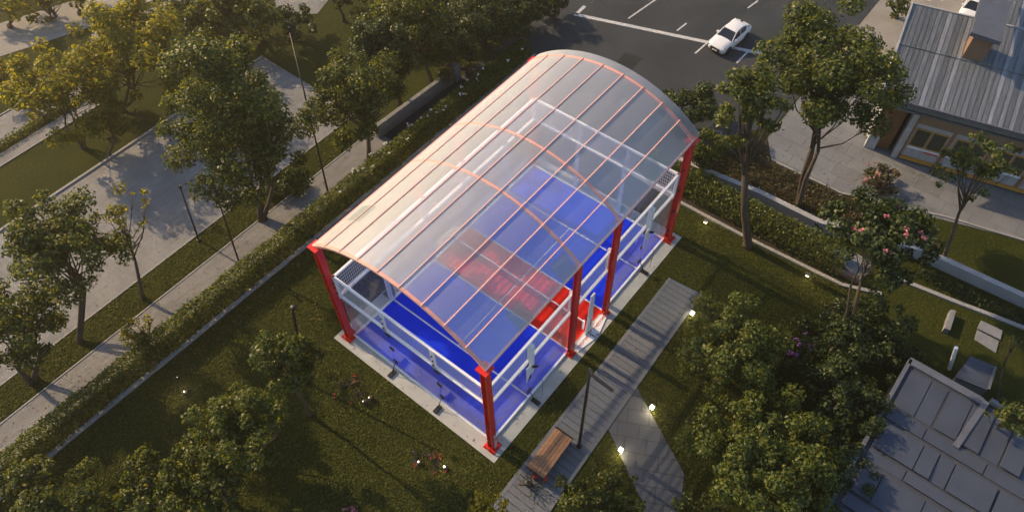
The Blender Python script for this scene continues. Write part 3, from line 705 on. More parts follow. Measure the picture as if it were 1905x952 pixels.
# house local: x along facade, y = left of x -> check sign: rotation keeps handedness, so outward is -y or +y
SY = 1 if (Matrix.Rotation(math.atan2(U.y, U.x), 4, 'Z') @ Vector((0,1,0))).dot(NV) > 0 else -1
def hb(x0,x1,o0,o1,z0,z1,nm,mt,par=None):
    y0, y1 = sorted((SY*o0, SY*o1)); return MB().box(x0,x1,y0,y1,z0,z1).build(nm, mt, par or house)
EL = 22
hb(.95,EL,-6,0,0,6.0,'wall','plaster'); hb(-1.2,-.42,-6,0,0,6.0,'wall','plaster'); hb(-.42,.95,-6,-1.4,0,6.0,'wall','recess_shade'); hb(-.42,.95,-1.4,0,4.45,6.0,'wall','plaster')
hb(-1.25,-.42,0,.06,1.5,4.45,'wood_panel','wood_panel'); d_ = hb(-.40,.6,-.55,-.48,0,4.4,'door','wood_panel'); hb(-.3,-.26,-.48,-.42,1.9,2.2,'handle','chrome',d_)
hb(.95,1.35,0,.22,0,4.6,'pilaster','plaster'); hb(1.36,1.52,0,.1,.15,4.6,'corner_trim','brown_frame')
hb(1.53,EL,0,.03,3.75,4.6,'ochre_band','ochre_band'); hb(-1.3,EL,0,.16,4.62,4.74,'string_course','metal_trim'); hb(-1.2,EL,0,.02,4.76,5.9,'upper_band','grey_wall')
for i in range(7):
    for j, xo in enumerate((1.72, 2.92)):
        x0 = xo+i*2.9
        if x0 > EL-1.5: continue
        wn_ = hb(x0,x0+1.0,.0,.035,1.62,3.25,'window','car_glass')
        wn_['label'] = 'dark window with drawn green blinds'
        f_ = MB()
        for a0,a1,b0,b1 in ((x0-.04,x0+1.04,3.25,3.33),(x0-.04,x0+1.04,1.56,1.62),(x0-.04,x0,1.62,3.25),(x0+1.0,x0+1.04,1.62,3.25)):
            y0,y1 = sorted((0,SY*.09)); f_.box(a0,a1,y0,y1,b0,b1)
        f_.build('frame', 'orange_trim', wn_)
        f_ = MB()
        for k in range(5):
            y0,y1 = sorted((SY*.036,SY*.05)); f_.box(x0+.03+k*.196,x0+.19+k*.196,y0,y1,1.65,3.2)
        f_.build('blind', 'leaf_blind', wn_) if 'leaf_blind' in MATS else f_.build('blind', mat('leaf_blind', (.055,.06,.04), .8, var=.2), wn_)
        y0,y1 = sorted((0,SY*.2)); MB().box(x0-.1,x0+1.1,y0,y1,1.42,1.50).build('sill', 'white_paint', wn_)
        hb(x0-.08,x0+.5,.0,.05,.42,1.38,'lower_panel','plaster'); hb(x0+.53,x0+1.1,.0,.05,.42,1.38,'lower_panel','plaster')
    hb(4.28+i*2.9-.14-.0,4.28+i*2.9+.06,0,.1,.2,3.7,'post','brown_frame') if i < 6 else None
hb(1.53,EL,0,.3,.24,.36,'bench_ledge','orange_trim')
hb(2.95,4.0,.052,.07,1.14,1.36,'red_plate','sign_red')
# roofs: main slope rises away from the garden, then a second slope on the right
def roofplane(x0,x1,o0,z0,o1,z1,t=.14,nm='roof',mt='seam_roof',seams=True):
    b = MB(); P = [(x0,SY*o0,z0),(x1,SY*o0,z0),(x1,SY*o1,z1),(x0,SY*o1,z1)]
    b.v += P+[(p[0],p[1],p[2]-t) for p in P]
    b.f += [(0,1,2,3),(7,6,5,4),(0,4,5,1),(1,5,6,2),(2,6,7,3),(3,7,4,0)]
    if SY*o1 < SY*o0: b.f = [tuple(reversed(f)) for f in b.f]
    o = b.build(nm, mt, house)
    if seams:
        s_ = MB(); k = x0+.02
        while k < x1:
            s_.bar((k,SY*(o0+.01 if o0>o1 else o0),z0+.012),(k,SY*o1,z1+.012),.025,.035); k += .36
        s_.build('seam', 'metal_trim', o)
    return o
r1 = roofplane(-1.9,EL+.5,1.0,6.1,-3.2,7.75); r2 = roofplane(-1.9,7.0,-3.15,7.80,-6.6,9.1)
MB().box(-1.9,EL+.5,*sorted((SY*1.0,SY*1.1)),5.85,6.12).build('gutter', 'metal_trim', r1)
MB().box(-1.9,7.0,*sorted((SY*-6.7,SY*-6.55)),8.6,9.16).build('ridge_edge', 'wall_render', r2)
MB().bar((-1.95,SY*1.0,6.12),(-1.95,SY*-6.6,9.15),.12,.22).build('verge_board', 'wall_render', r2)
roofplane(4.2,EL+.5,-3.3,7.86,-5.6,7.95,nm='flat_roof',mt='flat_roof',seams=False)
hb(4.3,EL,-9.5,-5.6,0,8.3,'wall','plaster'); roofplane(4.2,EL+.5,-5.5,8.4,-11.5,10.8)
hb(-1.2,4.2,-9.5,-6,0,6,'wall','plaster')
# brick coloured roof box with a leaning metal hood
ch = hb(2.5,3.9,-4.6,-3.3,7.4,10.2,'roof_box','ochre')
b = MB(); P = [(2.1,SY*-2.9,10.25),(4.2,SY*-2.9,10.05),(4.2,SY*-9.0,11.6),(2.1,SY*-9.0,11.8)]
b.v += P+[(p[0],p[1],p[2]-.3) for p in P]; b.f += [(0,1,2,3),(7,6,5,4),(0,4,5,1),(1,5,6,2),(2,6,7,3),(3,7,4,0)]
b.build('hood', 'metal_trim', ch)
MB().box(2.0,2.1,*sorted((SY*-2.85,SY*-9.0)),9.8,11.9).build('hood_fascia', 'ochre', ch) if False else None
for k, (px_, py_) in enumerate(((1664,12),)):
    pass

# ------------------------------------------------------------------ flat panelled roof building, bottom right
an = thing('panelled_building', (10,-20,0), 'flat roofed building covered in blue grey metal panels at the corner', 'building')
ZR = 3.0; XA, XB, YA, YB = 2.0, 19.0, -36.0, -17.75
MB().box(XA,XB,YA,YB-.1,0,ZR-.12).build('wall', 'grey_wall', an)
MB().box(XA,XB,YA,YB-.0,ZR-.115,ZR-.05).build('roof_deck', 'panel_gap', an)
MB().bar((XA,YB+.06,ZR-.02),(XB+.1,YB-.06,ZR-.02),.2,.3).build('parapet', 'metal_trim', an)
MB().bar((XB,YB,ZR),(XB,-22.2,ZR),.5,.26).build('parapet', 'metal_trim', an)
MB().bar((XB+.3,-22.5,ZR+.1),(XB+.3,YA,ZR+.1),.3,.3).build('parapet', 'metal_trim', an)
MB().bar((XB+.1,-22.35,ZR+.06),(15.2,-21.9,ZR+.06),.32,.22).build('parapet', 'metal_trim', an)
xs = XB-.45; row = 0; hts = [3.0, .95, 2.0, .8, 2.1, .9, 2.2, .9, 2.3, 1.2]
while xs > XA+.3:
    d_ = min(hts[row % len(hts)], xs-XA-.1); y_ = YB-.28-random.uniform(0,.3)
    while y_ > YA+1:
        wd = random.choice((.9,1.3,1.8,2.4,1.1)) if d_ > 1 else random.choice((2.2,3.4,4.4)); tilt = random.uniform(-.03,.05); zz = ZR+random.choice((0,0,.04,.1))
        gp = .07 if random.random() < .75 else .16
        b = MB(); P = [(xs-d_+.06,y_-wd+gp,zz+tilt),(xs-.05,y_-wd+gp,zz),(xs-.05,y_,zz),(xs-d_+.06,y_,zz+tilt)]
        b.v += P+[(p[0],p[1],p[2]-.07) for p in P]; b.f += [(0,1,2,3),(7,6,5,4),(0,4,5,1),(1,5,6,2),(2,6,7,3),(3,7,4,0)]
        if y_-wd > -31: b.build('roof_panel', 'metal_panel', an)
        y_ -= wd
    xs -= d_ + (.16 if row % 2 else .1); row += 1
# low structures between the panelled building and the kerb
t_ = thing('storage_box', (*G2(1830,740),0), 'flat grey lean-to roof between panelled building and kerb', 'shed')
P4 = [G2(1808,665,1.6),G2(1851,683,1.6),G2(1838,725,1.6),G2(1780,702,1.6)]
MB().poly(P4, 0, 1.5).build('wall', 'grey_wall', t_); MB().poly([((p[0]-t_.location.x)*1.05+t_.location.x,(p[1]-t_.location.y)*1.05+t_.location.y) for p in P4], 1.51, 1.62).build('roof', 'metal_panel', t_)
MB().bar((*P4[1],1.68),(*P4[2],1.68),.12,.12).build('roof_edge', 'metal_trim', t_)
a, b_ = G(1766,686,0.2), G(1779,646,2.6)
o = MB().tube([tuple(a),tuple(b_)], .12, 10).build('white_pipe', 'white_paint', org=tuple(a)); tag(o, 'slanting white pipe standing beside corner of panelled building', 'pipe')
for lab, q, h in (('upright pale stone block on the lawn strip behind dark shrubs', [G2(1751,617),G2(1763,582),G2(1773,585),G2(1762,621)], .5),
               ('large pale square slab, upper one of the stepped paving pads', [G2(1817,612),G2(1824,597),G2(1864,616),G2(1860,633)], .12),
               ('pale stepped slab below the square one, dappled by sun', [G2(1812,632),G2(1817,614),G2(1858,635),G2(1852,657)], .07)):
    o = MB().poly(q, 0, h).build('stone_slab', 'slab_stone', org=(q[0][0],q[0][1],0), bevel=.02); tag(o, lab, 'slab')

# ------------------------------------------------------------------ bench, lamps, cars
def box_at(r, L_, W_, z0, z1, mt, nm): return MB().box(-L_/2,L_/2,-W_/2,W_/2,z0,z1).build(nm, mt, r)
c0 = (G(1024,806,.7)+G(995,865,.7)+G(1057,818,.7)+G(1014,880,.7))/4
bn = thing('park_bench', (float(c0[0]),float(c0[1]),.05), 'long brown slatted bench on the grey walkway near the lamp post', 'bench', rz=rad(2))
b = MB(); BL, BW = 3.1, 1.25
for k in range(6): b.box(-BL/2,BL/2,-BW/2+k*.212,-BW/2+k*.212+.195,.62,.69)
b.build('seat', 'bench_wood', bn, bevel=.01)
MB().box(-BL/2+.1,BL/2-.1,-BW/2+.08,BW/2-.08,.54,.615).build('seat_frame', 'black_metal', bn)
for sx in (-1,1):
    for sy in (-1,1): MB().box(sx*(BL/2-.16)-.05,sx*(BL/2-.16)+.05,sy*(BW/2-.08)-.05,sy*(BW/2-.08)+.05,0,.60).build('leg', 'black_metal', bn)
    MB().box(sx*(BL/2-.0)-.03,sx*(BL/2-.0)+.03,-BW/2-.05,BW/2+.05,.66,.75).build('end_bar', 'black_metal', bn)
# lamp post by the walkway
f_ = G(1077,830); top = Vector((float(f_[0]),float(f_[1]),10.3))
lp = thing('lamp_post', (top.x,top.y,0), 'slim black lamp post with long flat lamp arm over the walkway', 'street lamp')
MB().tube([(top.x,top.y,0),(top.x,top.y,top.z)], [.11,.08], 12).build('pole', 'black_metal', lp, smooth=True)
MB().tube([(top.x,top.y,0),(top.x,top.y,.12)], .19, 12).build('foot_plate', 'black_metal', lp)
h0, h1 = G(1100,696,10.3), G(1141,727,10.3)
MB().bar(tuple(top-Vector((0,0,.05))), tuple(h0), .1, .08).build('arm', 'black_metal', lp); hd = MB().bar(tuple(h0), tuple(h1), .17, .1).build('lamp_head', 'black_metal', lp, bevel=.02)
# curved garden lamp on the left lawn
f_ = G(572,712); tp = G(545,580,6.6); fx, fy = float(f_[0]), float(f_[1])
lp = thing('lamp_post', (fx,fy,0), 'black lamp post with small domed lamp head rising from the lawn tree', 'street lamp')
MB().tube([(fx,fy,0),(fx,fy,.3)], .14, 12).build('foot', 'black_metal', lp)
MB().tube([(fx,fy,0),tuple(tp),(float(tp[0])+.05,float(tp[1]),float(tp[2])+.25),(float(tp[0])+.25,float(tp[1])-.1,float(tp[2])+.35)], [.085,.075,.07,.05], 10).build('pole', 'black_metal', lp, smooth=True)
MB().ball((float(tp[0])+.15,float(tp[1]),float(tp[2])+.35), .22, 14, 8, .5).build('lamp_head', 'black_metal', lp, smooth=True)
# thin poles along the footpath
for foot, tpx, zt, lab in (((370,447),(347,350),5.5,'short black pole below the big left tree on grass strip'),((445,488),(405,330),7.5,'thin black pole standing on the footpath beside hedge'),
                       ((612,365),(531,-4),9.5,'very tall black pole between the two big trees behind hedge'),((303,38),(283,-8),4,'dark pole at the road edge, upper left of the park')):
    f_ = G(*foot); t2 = G(*tpx, zt); a = Vector((float(f_[0]),float(f_[1]),0)); q = Vector([float(v_) for v_ in t2]); q = a.lerp(q, 1) ; q.x = a.x*.35+q.x*.65; q.y = a.y*.35+q.y*.65
    o = thing('lamp_pole', tuple(a), lab, 'pole', 'slim black poles in the park'); MB().tube([a, q], [.075,.05], 8).build('pole', 'black_metal', o, smooth=True)
    MB().tube([a, a+Vector((0,0,.12))], .16, 8).build('foot_plate', 'black_metal', o); MB().tube([q, q+Vector((.05,0,.4))], [.07,.11], 8).build('lamp_head', 'black_metal', o)
# garden lights, all lit
def glight(px, py, lab, e=9, cube=True):
    g_ = G(px, py, .25); x, y = float(g_[0]), float(g_[1])
    o = thing('garden_light', (x,y,0), lab, 'garden light', 'small lit lights along the lawn')
    MB().box(x-.1,x+.1,y-.1,y+.1,0,.12).build('base', 'black_metal', o); MB().box(x-.12,x+.12,y-.12,y+.12,.12,.30).build('lamp', MATS['lamp_glow'] if cube else MATS['lamp_dim'], o, bevel=.03)
    MB().box(x-.13,x+.13,y-.13,y+.13,.302,.325).build('cap', 'lamp_cap' if cube else 'metal_trim', o)
    l = bpy.data.lights.new('garden_bulb', 'POINT'); l.energy = e; l.color = (1,.8,.45); l.shadow_soft_size = .1
    lo = bpy.data.objects.new('garden_bulb', l); COL.objects.link(lo); lo.parent = o; lo.location = (-.3,-.15,.42)
emit('lamp_dim', (1,.80,.55), 1.6); emit('lamp_cap', (1,.93,.8), 2.5)
glight(1288,582,'lit white cube light at the walkway edge by bushes',24); glight(1213,757,'lit white cube light on right edge of stone path',24)
glight(1155,836,'lit white cube light on left edge of stone path',24); glight(1313,412,'dim boxy light on the lawn beside right kerb near the tall trunk',6,False)
glight(1503,511,'dim boxy light on the lawn beside kerb below clipped hedge',6,False)
def spot(px, py, lab, e=5, glow='lamp_glow', r=.2):
    g_ = G(px, py, .2); x, y = float(g_[0]), float(g_[1])
    o = thing('lawn_spotlight', (x,y,0), lab, 'spotlight', 'round black spotlights on the lawn')
    MB().ball((x,y,.22), r, 12, 8).build('housing', 'black_rubber', o, smooth=True); MB().tube([(x,y,0),(x,y,.12)], .05, 6).build('stake', 'black_metal', o)
    MB().ball((x-.04,y+.05,.36), r*.38, 10, 6, .6).build('lens', glow, o, smooth=True)
    if e:
        l = bpy.data.lights.new('spot_bulb', 'POINT'); l.energy = e; l.color = (1,.8,.5); l.shadow_soft_size = .08
        lo = bpy.data.objects.new('spot_bulb', l); COL.objects.link(lo); lo.parent = o; lo.location = (-.05,.05,.6)
spot(347,730,'bright lone spotlight in the dark lawn beside left hedge',12); spot(333,703,'tiny faint light just above the bright lone lawn spotlight',0,'lamp_dim',.07)
spot(679,748,'round black light on lawn, lower of the pair near short side of court',0,'lamp_dim'); spot(690,741,'round black light with lit top, upper of the pair near short side of court',3,'lamp_dim')
spot(781,860,'round black light with pinkish lens amid twigs in bottom lawn',4,'lamp_dim',.17); spot(829,869,'round black light with bright white lens near the court corner',8,'lamp_glow',.17)
def twigs(px, py, lab, fm, n=7, ln=.9, flat=.35, pot=False, size=.12, nf=4):
    g_ = G(px, py, 0); x, y = float(g_[0]), float(g_[1]); o = thing('flowering_plant', (x,y,0), lab, 'plant'); b = MB(); P = []
    for i in range(n):
        a = random.uniform(0, 6.28); l_ = ln*random.uniform(.6,1.1); e = Vector((x+math.cos(a)*l_*.9, y+math.sin(a)*l_*.9, l_*flat+(.3 if pot else 0)))
        mdd = Vector((x,y,.05)).lerp(e,.5)+Vector((random.uniform(-.1,.1),random.uniform(-.1,.1),.12)); b.tube([(x,y,0),mdd,e],[.035,.028,.016],5)
        for _ in range(2):
            e3 = mdd+Vector((random.uniform(-.4,.4),random.uniform(-.4,.4),random.uniform(.05,.25))); b.tube([mdd,e3],[.02,.012],4)
        P.append(np.array(e))
    b.build('stem', 'black_metal', o)
    Q = np.concatenate([P[i]+RNG.normal(0,size*.6,(9,3)) for i in range(min(nf,n))]); quads_mesh('blossom', leaves(Q, np.tile([0,0,1.],(len(Q),1)), size, size*.8), fm, o, (x,y,0))
    Q = np.concatenate([q+RNG.normal(0,.13,(8,3)) for q in P]); quads_mesh('foliage', leaves(Q, np.tile([0,0,1.],(len(Q),1)), .13, .07), LG, o, (x,y,0))
    if pot: MB().tube([(x,y,.0),(x,y,.3)], [.17,.22], 12).build('pot', 'black_rubber', o)
    return o
twigs(645,718,'dark sprawling twigs with tiny red flowers at the left of lawn lights','red_petal',9,1.0,.15)
twigs(668,735,'dark thin twigs beside the paired round lights on the lawn','red_petal',6,.8,.15,nf=1)
twigs(783,848,'dark twigs around pinkish lit light in the bottom lawn','red_petal',9,.9,.15)
twigs(812,862,'dark twigs next to the bright white lawn light','red_petal',6,.8,.15,nf=3)
twigs(985,903,'sparse olive plant with dark pot on the walkway near bench','red_petal',11,.9,.6,True,.1,1)
for px, py, lab in ((996,886,'dark pot with round red flower nearest the bench end'),(1014,890,'dark pot with red and white flower at the right of the other pot')):
    g_ = G(px,py,.3); x, y = float(g_[0]), float(g_[1]); o = thing('flower_pot', (x,y,.05), lab, 'flower pot')
    MB().tube([(x,y,.05),(x,y,.3)],[.15,.19],12).build('pot','black_rubber',o)
    MB().ball((x,y,.42),.18,10,7,.8).build('flower','red_petal',o,smooth=True)

def make_car(loc, rz, label):
    r = thing('parked_car', loc, label, 'car', 'white cars parked on asphalt', rz=rz if rz else 1e-6)
    # body stations along x (nose at -x): x, half width, bottom z, belt z
    st = [(-2.28,.62,.38,.62),(-2.2,.80,.28,.76),(-1.95,.90,.22,.86),(-1.4,.94,.2,.93),(-.8,.95,.2,.99),(0,.96,.2,1.02),(.9,.96,.2,1.05),(1.6,.95,.2,1.08),(2.0,.91,.24,1.06),(2.25,.82,.34,.98),(2.33,.7,.42,.85)]
    b = MB()
    for x, w_, z0, z1 in st:
        b.v += [(x,-w_*.9,z0),(x,-w_,z0+.14),(x,-w_,z1-.16),(x,-w_*.9,z1-.02),(x,-w_*.4,z1+.03),(x,w_*.4,z1+.03),(x,w_*.9,z1-.02),(x,w_,z1-.16),(x,w_,z0+.14),(x,w_*.9,z0)]
    k = 10
    for i in range(len(st)-1):
        for j in range(k): q = i*k+j; q2 = i*k+(j+1)%k; b.f.append((q,q+k,q2+k,q2))
    b.f += [tuple(range(k)), tuple(reversed(range((len(st)-1)*k, len(st)*k)))]
    body = b.build('body', 'car_white', r, smooth=True, bevel=.0)
    # cabin: dark glass house with white roof
    cs = [(-.95,.72,.98,.02),(-.25,.64,1.47,0),(.3,.62,1.54,0),(1.0,.61,1.50,0),(1.5,.62,1.36,0),(2.02,.7,1.06,0)]
    b = MB()
    for x, w_, zt, _ in cs:
        wb = .86; b.v += [(x,-wb,.98),(x,-w_,zt),(x,w_,zt),(x,wb,.98)]
    for i in range(len(cs)-1):
        for j in range(3): q = i*4+j; b.f.append((q,q+4,q+5,q+1))
    b.build('window_glass', 'car_glass', r)
    b = MB()
    for x, w_, zt in ((-.25,.63,1.475),(-.15,.64,1.52),(.3,.62,1.575),(1.0,.61,1.54),(1.5,.60,1.40),(1.75,.56,1.27)):
        b.v += [(x,-w_,zt-.02),(x,-w_*.7,zt+.03),(x,w_*.7,zt+.03),(x,w_,zt-.02)]
    for i in range(5):
        for j in range(3): q = i*4+j; b.f.append((q,q+4,q+5,q+1))
    b.build('roof', 'car_white', r, smooth=True)
    for s in (-1,1):
        b = MB(); b.bar((-1.0,s*.84,1.0),(-.22,s*.645,1.49),.07,.06); b.bar((.38,s*.87,1.0),(.38,s*.625,1.54),.07,.04); b.bar((1.3,s*.87,1.05),(1.62,s*.62,1.36),.2,.05); b.bar((-.22,s*.65,1.5),(1.5,s*.62,1.39),.05,.05)
        b.build('pillar', 'car_white', r)
        MB().box(-.72,-.5,s*.98-.1,s*.98+.1,.98,1.12).build('wing_mirror', 'car_white', r, bevel=.03)
        MB().box(-2.22,-2.0,s*.68-.17,s*.68+.17,.64,.76).build('headlight', 'headlight', r, bevel=.03)
        MB().box(2.2,2.33,s*.62-.18,s*.62+.18,.78,.9).build('tail_light', 'red_petal', r)
        for x in (-1.4, 1.38):
            wh = MB().tube([(x,s*.80,.34),(x,s*.975,.34)], .35, 20).build('wheel', 'black_rubber', r)
            MB().tube([(x,s*.972,.34),(x,s*.985,.34)], .22, 12).build('rim', 'chrome', wh)
            MB().tube([(x,s*.90,.36),(x,s*.966,.36)], .41, 20).build('wheel_arch', 'black_rubber', r)
    MB().box(-2.34,-2.2,-.48,.48,.36,.68).build('grille', 'black_rubber', r, bevel=.04)
    MB().box(-2.36,-2.33,-.26,.26,.42,.53).build('number_plate', 'white_paint', r)
    MB().box(1.5,1.62,-.12,.06,1.44,1.52).build('roof_aerial', 'black_rubber', r)
    return r
a_, b_ = G(1355,99,.0), G(1384.5,75,.0)
ang = math.atan2(b_[1]-a_[1], b_[0]-a_[0]); dv = Vector((math.cos(ang),math.sin(ang),0)); sv = Vector((-dv.y,dv.x,0))
cc = (Vector([float(x) for x in a_])+Vector([float(x) for x in b_]))/2 + sv*.9
car = make_car((cc.x,cc.y,.02), ang, 'white hatchback with dark windscreen crossing painted line in the car park')
g_ = G(1805,28); dup(car, None, (float(g_[0]),float(g_[1]),.02), ang+rad(6), 'white car half hidden behind the roof box of the house')

# ------------------------------------------------------------------ hedges
hedge('clipped_hedge', 'long leafy hedge between the footpath and the court lawn', (-30,21.95), (30.5,21.25), 1.6, 1.7, flowers=('white_petal',.62,.985,30,.15), dens=46, L=.2)
hedge('clipped_hedge', 'dark clipped hedge between right kerb and pale retaining wall', (25.4,4.6), (25.65,-11.6), 2.0, 1.75, mt=LH, dens=40)
hedge('low_hedge', 'thin low hedge strip between the two pale park paths', (-40,48.8), (3,48.6), .9, .5, mt=LG, dens=26, L=.23, cat='hedge')
hedge('low_hedge', 'dark low ground hedge below the long pale wall at right', (28.6,-15.8), (29.3,-27), .9, .4, mt=LD, dens=30)
tufts('ground_cover', '', [(28.2,2.6),(28.4,-8.4),(30.6,-15),(32.6,-13),(32.0,-9),(31.9,-2.6),(33.6,-1.0),(32.6,.8)], [], 110, .22, .4, LR, .8)

# ------------------------------------------------------------------ trees
T = tree
# left and behind
T('broadleaf_tree','biggest tree left of the court, many limbed with dense olive crown','tree',(488,408),(448,232),(138,160),L=.27,K=60,rr=.22,dens=12,stems=3,tr=.26)
T('broadleaf_tree','dense dark green tree directly beyond hedge, right of the tall pole','tree',(688,305),(674,182),(90,100),mt=LG,K=40,rr=.25,dens=14,tr=.22)
T('broadleaf_tree','golden tree in the upper left, sunlit with spreading crown','tree',(232,205),(240,98),(105,92),mt=LY,L=.34,K=44,rr=.25,dens=11,stems=2,tr=.2,group='golden trees upper left')
T('broadleaf_tree','slender golden tree leaning beside pale path at far left','tree',(158,275),(118,180),(88,90),mt=LY,L=.34,K=38,rr=.24,dens=10,stems=3,tr=.15,group='golden trees upper left')
T('broadleaf_tree','small golden bushy tree at left between the two golden ones','tree',(205,290),(205,225),(45,55),mt=LY,L=.38,K=16,rr=.28,dens=9,tr=.12,group='golden trees upper left')
T('broadleaf_tree','olive tree with forked trunk on grass strip at left edge','tree',(150,640),(112,470),(98,105),mt=LG,K=44,rr=.24,dens=11,stems=2,tr=.24)
T('young_tree','slim young tree with open crown and bare lower trunk on strip','tree',(268,556),(222,410),(72,76),mt=LY,K=15,rr=.17,dens=6,stems=1,tr=.14)
T('broadleaf_tree','tree with thick leaning trunk at left margin, lower of two','tree',(62,706),(10,600),(75,85),mt=LG,K=34,rr=.25,dens=11,stems=2,tr=.26)
T('broadleaf_tree','tree whose crown fills the top edge above the big tree','tree',(492,78),(438,25),(82,62),mt=LG,L=.34,K=26,rr=.27,dens=10,stems=3,tr=.25)
T('broadleaf_tree','small dark round tree beside the tall pole at the top','tree',(540,75),(548,38),(48,28),mt=LD,L=.4,K=18,rr=.28,dens=10,tr=.16)
T('broadleaf_tree','dark tree at the top edge next to road, behind golden crowns','tree',(372,45),(360,15),(65,48),mt=LD,L=.34,K=20,rr=.28,dens=10,tr=.2)
T('roadside_tree','leafy roadside tree in top left corner, leftmost in its row','tree',(20,50),(15,12),(50,38),mt=LY,L=.5,K=16,rr=.3,dens=8,stems=2,tr=.2,group='trees along far road')
T('roadside_tree','roadside tree beyond the road, second from the top left corner','tree',(88,38),(85,2),(42,34),mt=LY,L=.5,K=16,rr=.3,dens=8,stems=2,tr=.2,group='trees along far road')
T('roadside_tree','roadside tree beyond the road, third from the top left corner','tree',(150,25),(150,-10),(40,34),mt=LY,L=.5,K=16,rr=.3,dens=8,stems=2,tr=.2,group='trees along far road')
T('broadleaf_tree','golden tree cut by left edge near the twin paths','tree',(12,180),(-10,135),(32,45),mt=LY,L=.34,K=12,rr=.3,dens=9,tr=.14)
T('broadleaf_tree','tree at top beside the small grey path, thin dark trunk','tree',(640,40),(625,-10),(40,38),mt=LG,L=.4,K=16,rr=.3,dens=9,tr=.16)
for i,(f,c,r,lab) in enumerate([((745,195),(715,95),(72,88),'bushy tree behind grey low wall, left one of the dense row'),((805,160),(770,55),(78,75),'bushy tree in dense row, tall one behind the grey wall'),
        ((868,135),(830,85),(72,85),'dark bushy tree above the pillar end of grey wall'),((925,105),(890,45),(62,80),'dark bushy tree in dense row nearing the car park'),
        ((975,75),(950,30),(58,62),'dark bushy tree beside the lane, near car park line'),((1030,35),(1005,5),(50,40),'dark bushy tree at the car park corner, right end of dense row'),
        ((860,60),(850,10),(80,55),'dark tree at the top edge behind the dense row'),((740,60),(720,20),(60,50),'dark tree at top, left behind the dense row')]):
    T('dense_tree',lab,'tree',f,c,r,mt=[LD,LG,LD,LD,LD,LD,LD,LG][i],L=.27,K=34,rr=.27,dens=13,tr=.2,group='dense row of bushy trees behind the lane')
T('young_tree','low leafy shrub under the biggest tree beside its trunks','shrub',None,(530,345),(38,32),mt=LD,zc=.9,K=12,rr=.35,dens=13)
# right
T('tall_tree','tall tree with straight bare trunk rising from lawn by kerb','tree',(1390,457),(1393,195),(66,110),mt=LG,K=40,rr=.22,dens=10,tr=.3)
T('tall_tree','largest right tree, forked pale trunks and broad dense crown','tree',(1480,382),(1535,140),(132,135),mt=LG,K=56,rr=.23,dens=12,stems=3,tr=.26)
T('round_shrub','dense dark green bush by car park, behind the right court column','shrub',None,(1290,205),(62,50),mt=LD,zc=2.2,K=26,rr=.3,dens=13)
T('round_shrub','olive bush between the right column and tall trunk','shrub',None,(1318,290),(46,62),mt=LG,zc=2.4,K=22,rr=.28,dens=11)
T('flowering_tree','thin stemmed tree with pink blossom on its rounded dark crown','tree',(1572,642),(1636,436),(108,84),mt=LD,K=52,rr=.22,dens=13,stems=3,tr=.13,flowers=('pink',17,.15),L=.3)
T('young_tree','small tree with open crown in front of the house windows','tree',(1752,484),(1822,318),(66,68),mt=LG,K=22,rr=.2,dens=9,stems=1,tr=.14)
T('flowering_shrub','low reddish shrub with pale blossom on pavement near house','shrub',None,(1642,335),(38,32),mt=LR,zc=.9,K=16,rr=.3,dens=10,flowers=('pale_pink',10,.12))
T('young_tree','leafy tree overhanging the house roof at right edge','tree',(1893,345),(1890,262),(30,34),mt=LG,K=14,rr=.3,dens=10,tr=.1)
T('round_shrub','small leafy bush at the far corner above the big right tree','shrub',None,(1678,8),(26,26),mt=LG,zc=1.5,K=10,rr=.35,dens=10)
# lower right masses
T('round_shrub','large olive bush beside the top end of walkway','shrub',None,(1360,650),(106,104),mt=LH,zc=4.2,L=.24,K=90,rr=.20,dens=12,group='bushes right of the stone path')
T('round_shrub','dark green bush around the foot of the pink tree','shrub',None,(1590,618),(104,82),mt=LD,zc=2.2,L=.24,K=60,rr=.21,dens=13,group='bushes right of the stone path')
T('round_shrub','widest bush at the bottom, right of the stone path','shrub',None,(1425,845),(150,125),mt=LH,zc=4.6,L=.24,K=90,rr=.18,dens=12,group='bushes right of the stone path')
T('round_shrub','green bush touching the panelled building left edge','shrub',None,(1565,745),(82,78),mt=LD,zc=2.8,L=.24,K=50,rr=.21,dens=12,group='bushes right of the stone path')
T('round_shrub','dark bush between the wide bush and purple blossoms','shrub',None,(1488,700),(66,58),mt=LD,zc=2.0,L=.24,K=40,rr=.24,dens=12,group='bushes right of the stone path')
T('round_shrub','bush at bottom edge left of the panelled building','shrub',None,(1540,880),(80,85),mt=LD,zc=2.4,L=.24,K=44,rr=.22,dens=12,group='bushes right of the stone path')
T('round_shrub','small bush under pink tree next to grey low block','shrub',None,(1668,650),(60,50),mt=LD,zc=1.4,L=.23,K=30,rr=.25,dens=12,group='bushes right of the stone path')
T('flowering_shrub','shrub with purple pink blossom between the big right bushes','shrub',None,(1487,640),(34,26),mt=LD,zc=2.6,L=.24,K=14,rr=.32,dens=12,flowers=('purple',12,.13))
T('round_shrub','bush at bottom edge between walkway and stone path','shrub',None,(1118,925),(88,62),mt=LG,zc=3.0,L=.23,K=40,rr=.24,dens=13)
T('round_shrub','bush at the bottom edge where the stone path ends','shrub',None,(1318,945),(60,30),mt=LG,zc=1.6,L=.23,K=20,rr=.28,dens=13)
T('young_tree','slender tree leaning over panelled roof at right edge','tree',(1820,822),(1890,770),(40,64),mt=LG,zc=5.5,L=.24,K=18,rr=.26,dens=10,tr=.1)
T('young_tree','very thin sapling with few leaves beside storage roof','tree',(1850,745),(1884,640),(14,44),mt=LG,zc=4.5,L=.24,K=8,rr=.28,dens=7,tr=.08)
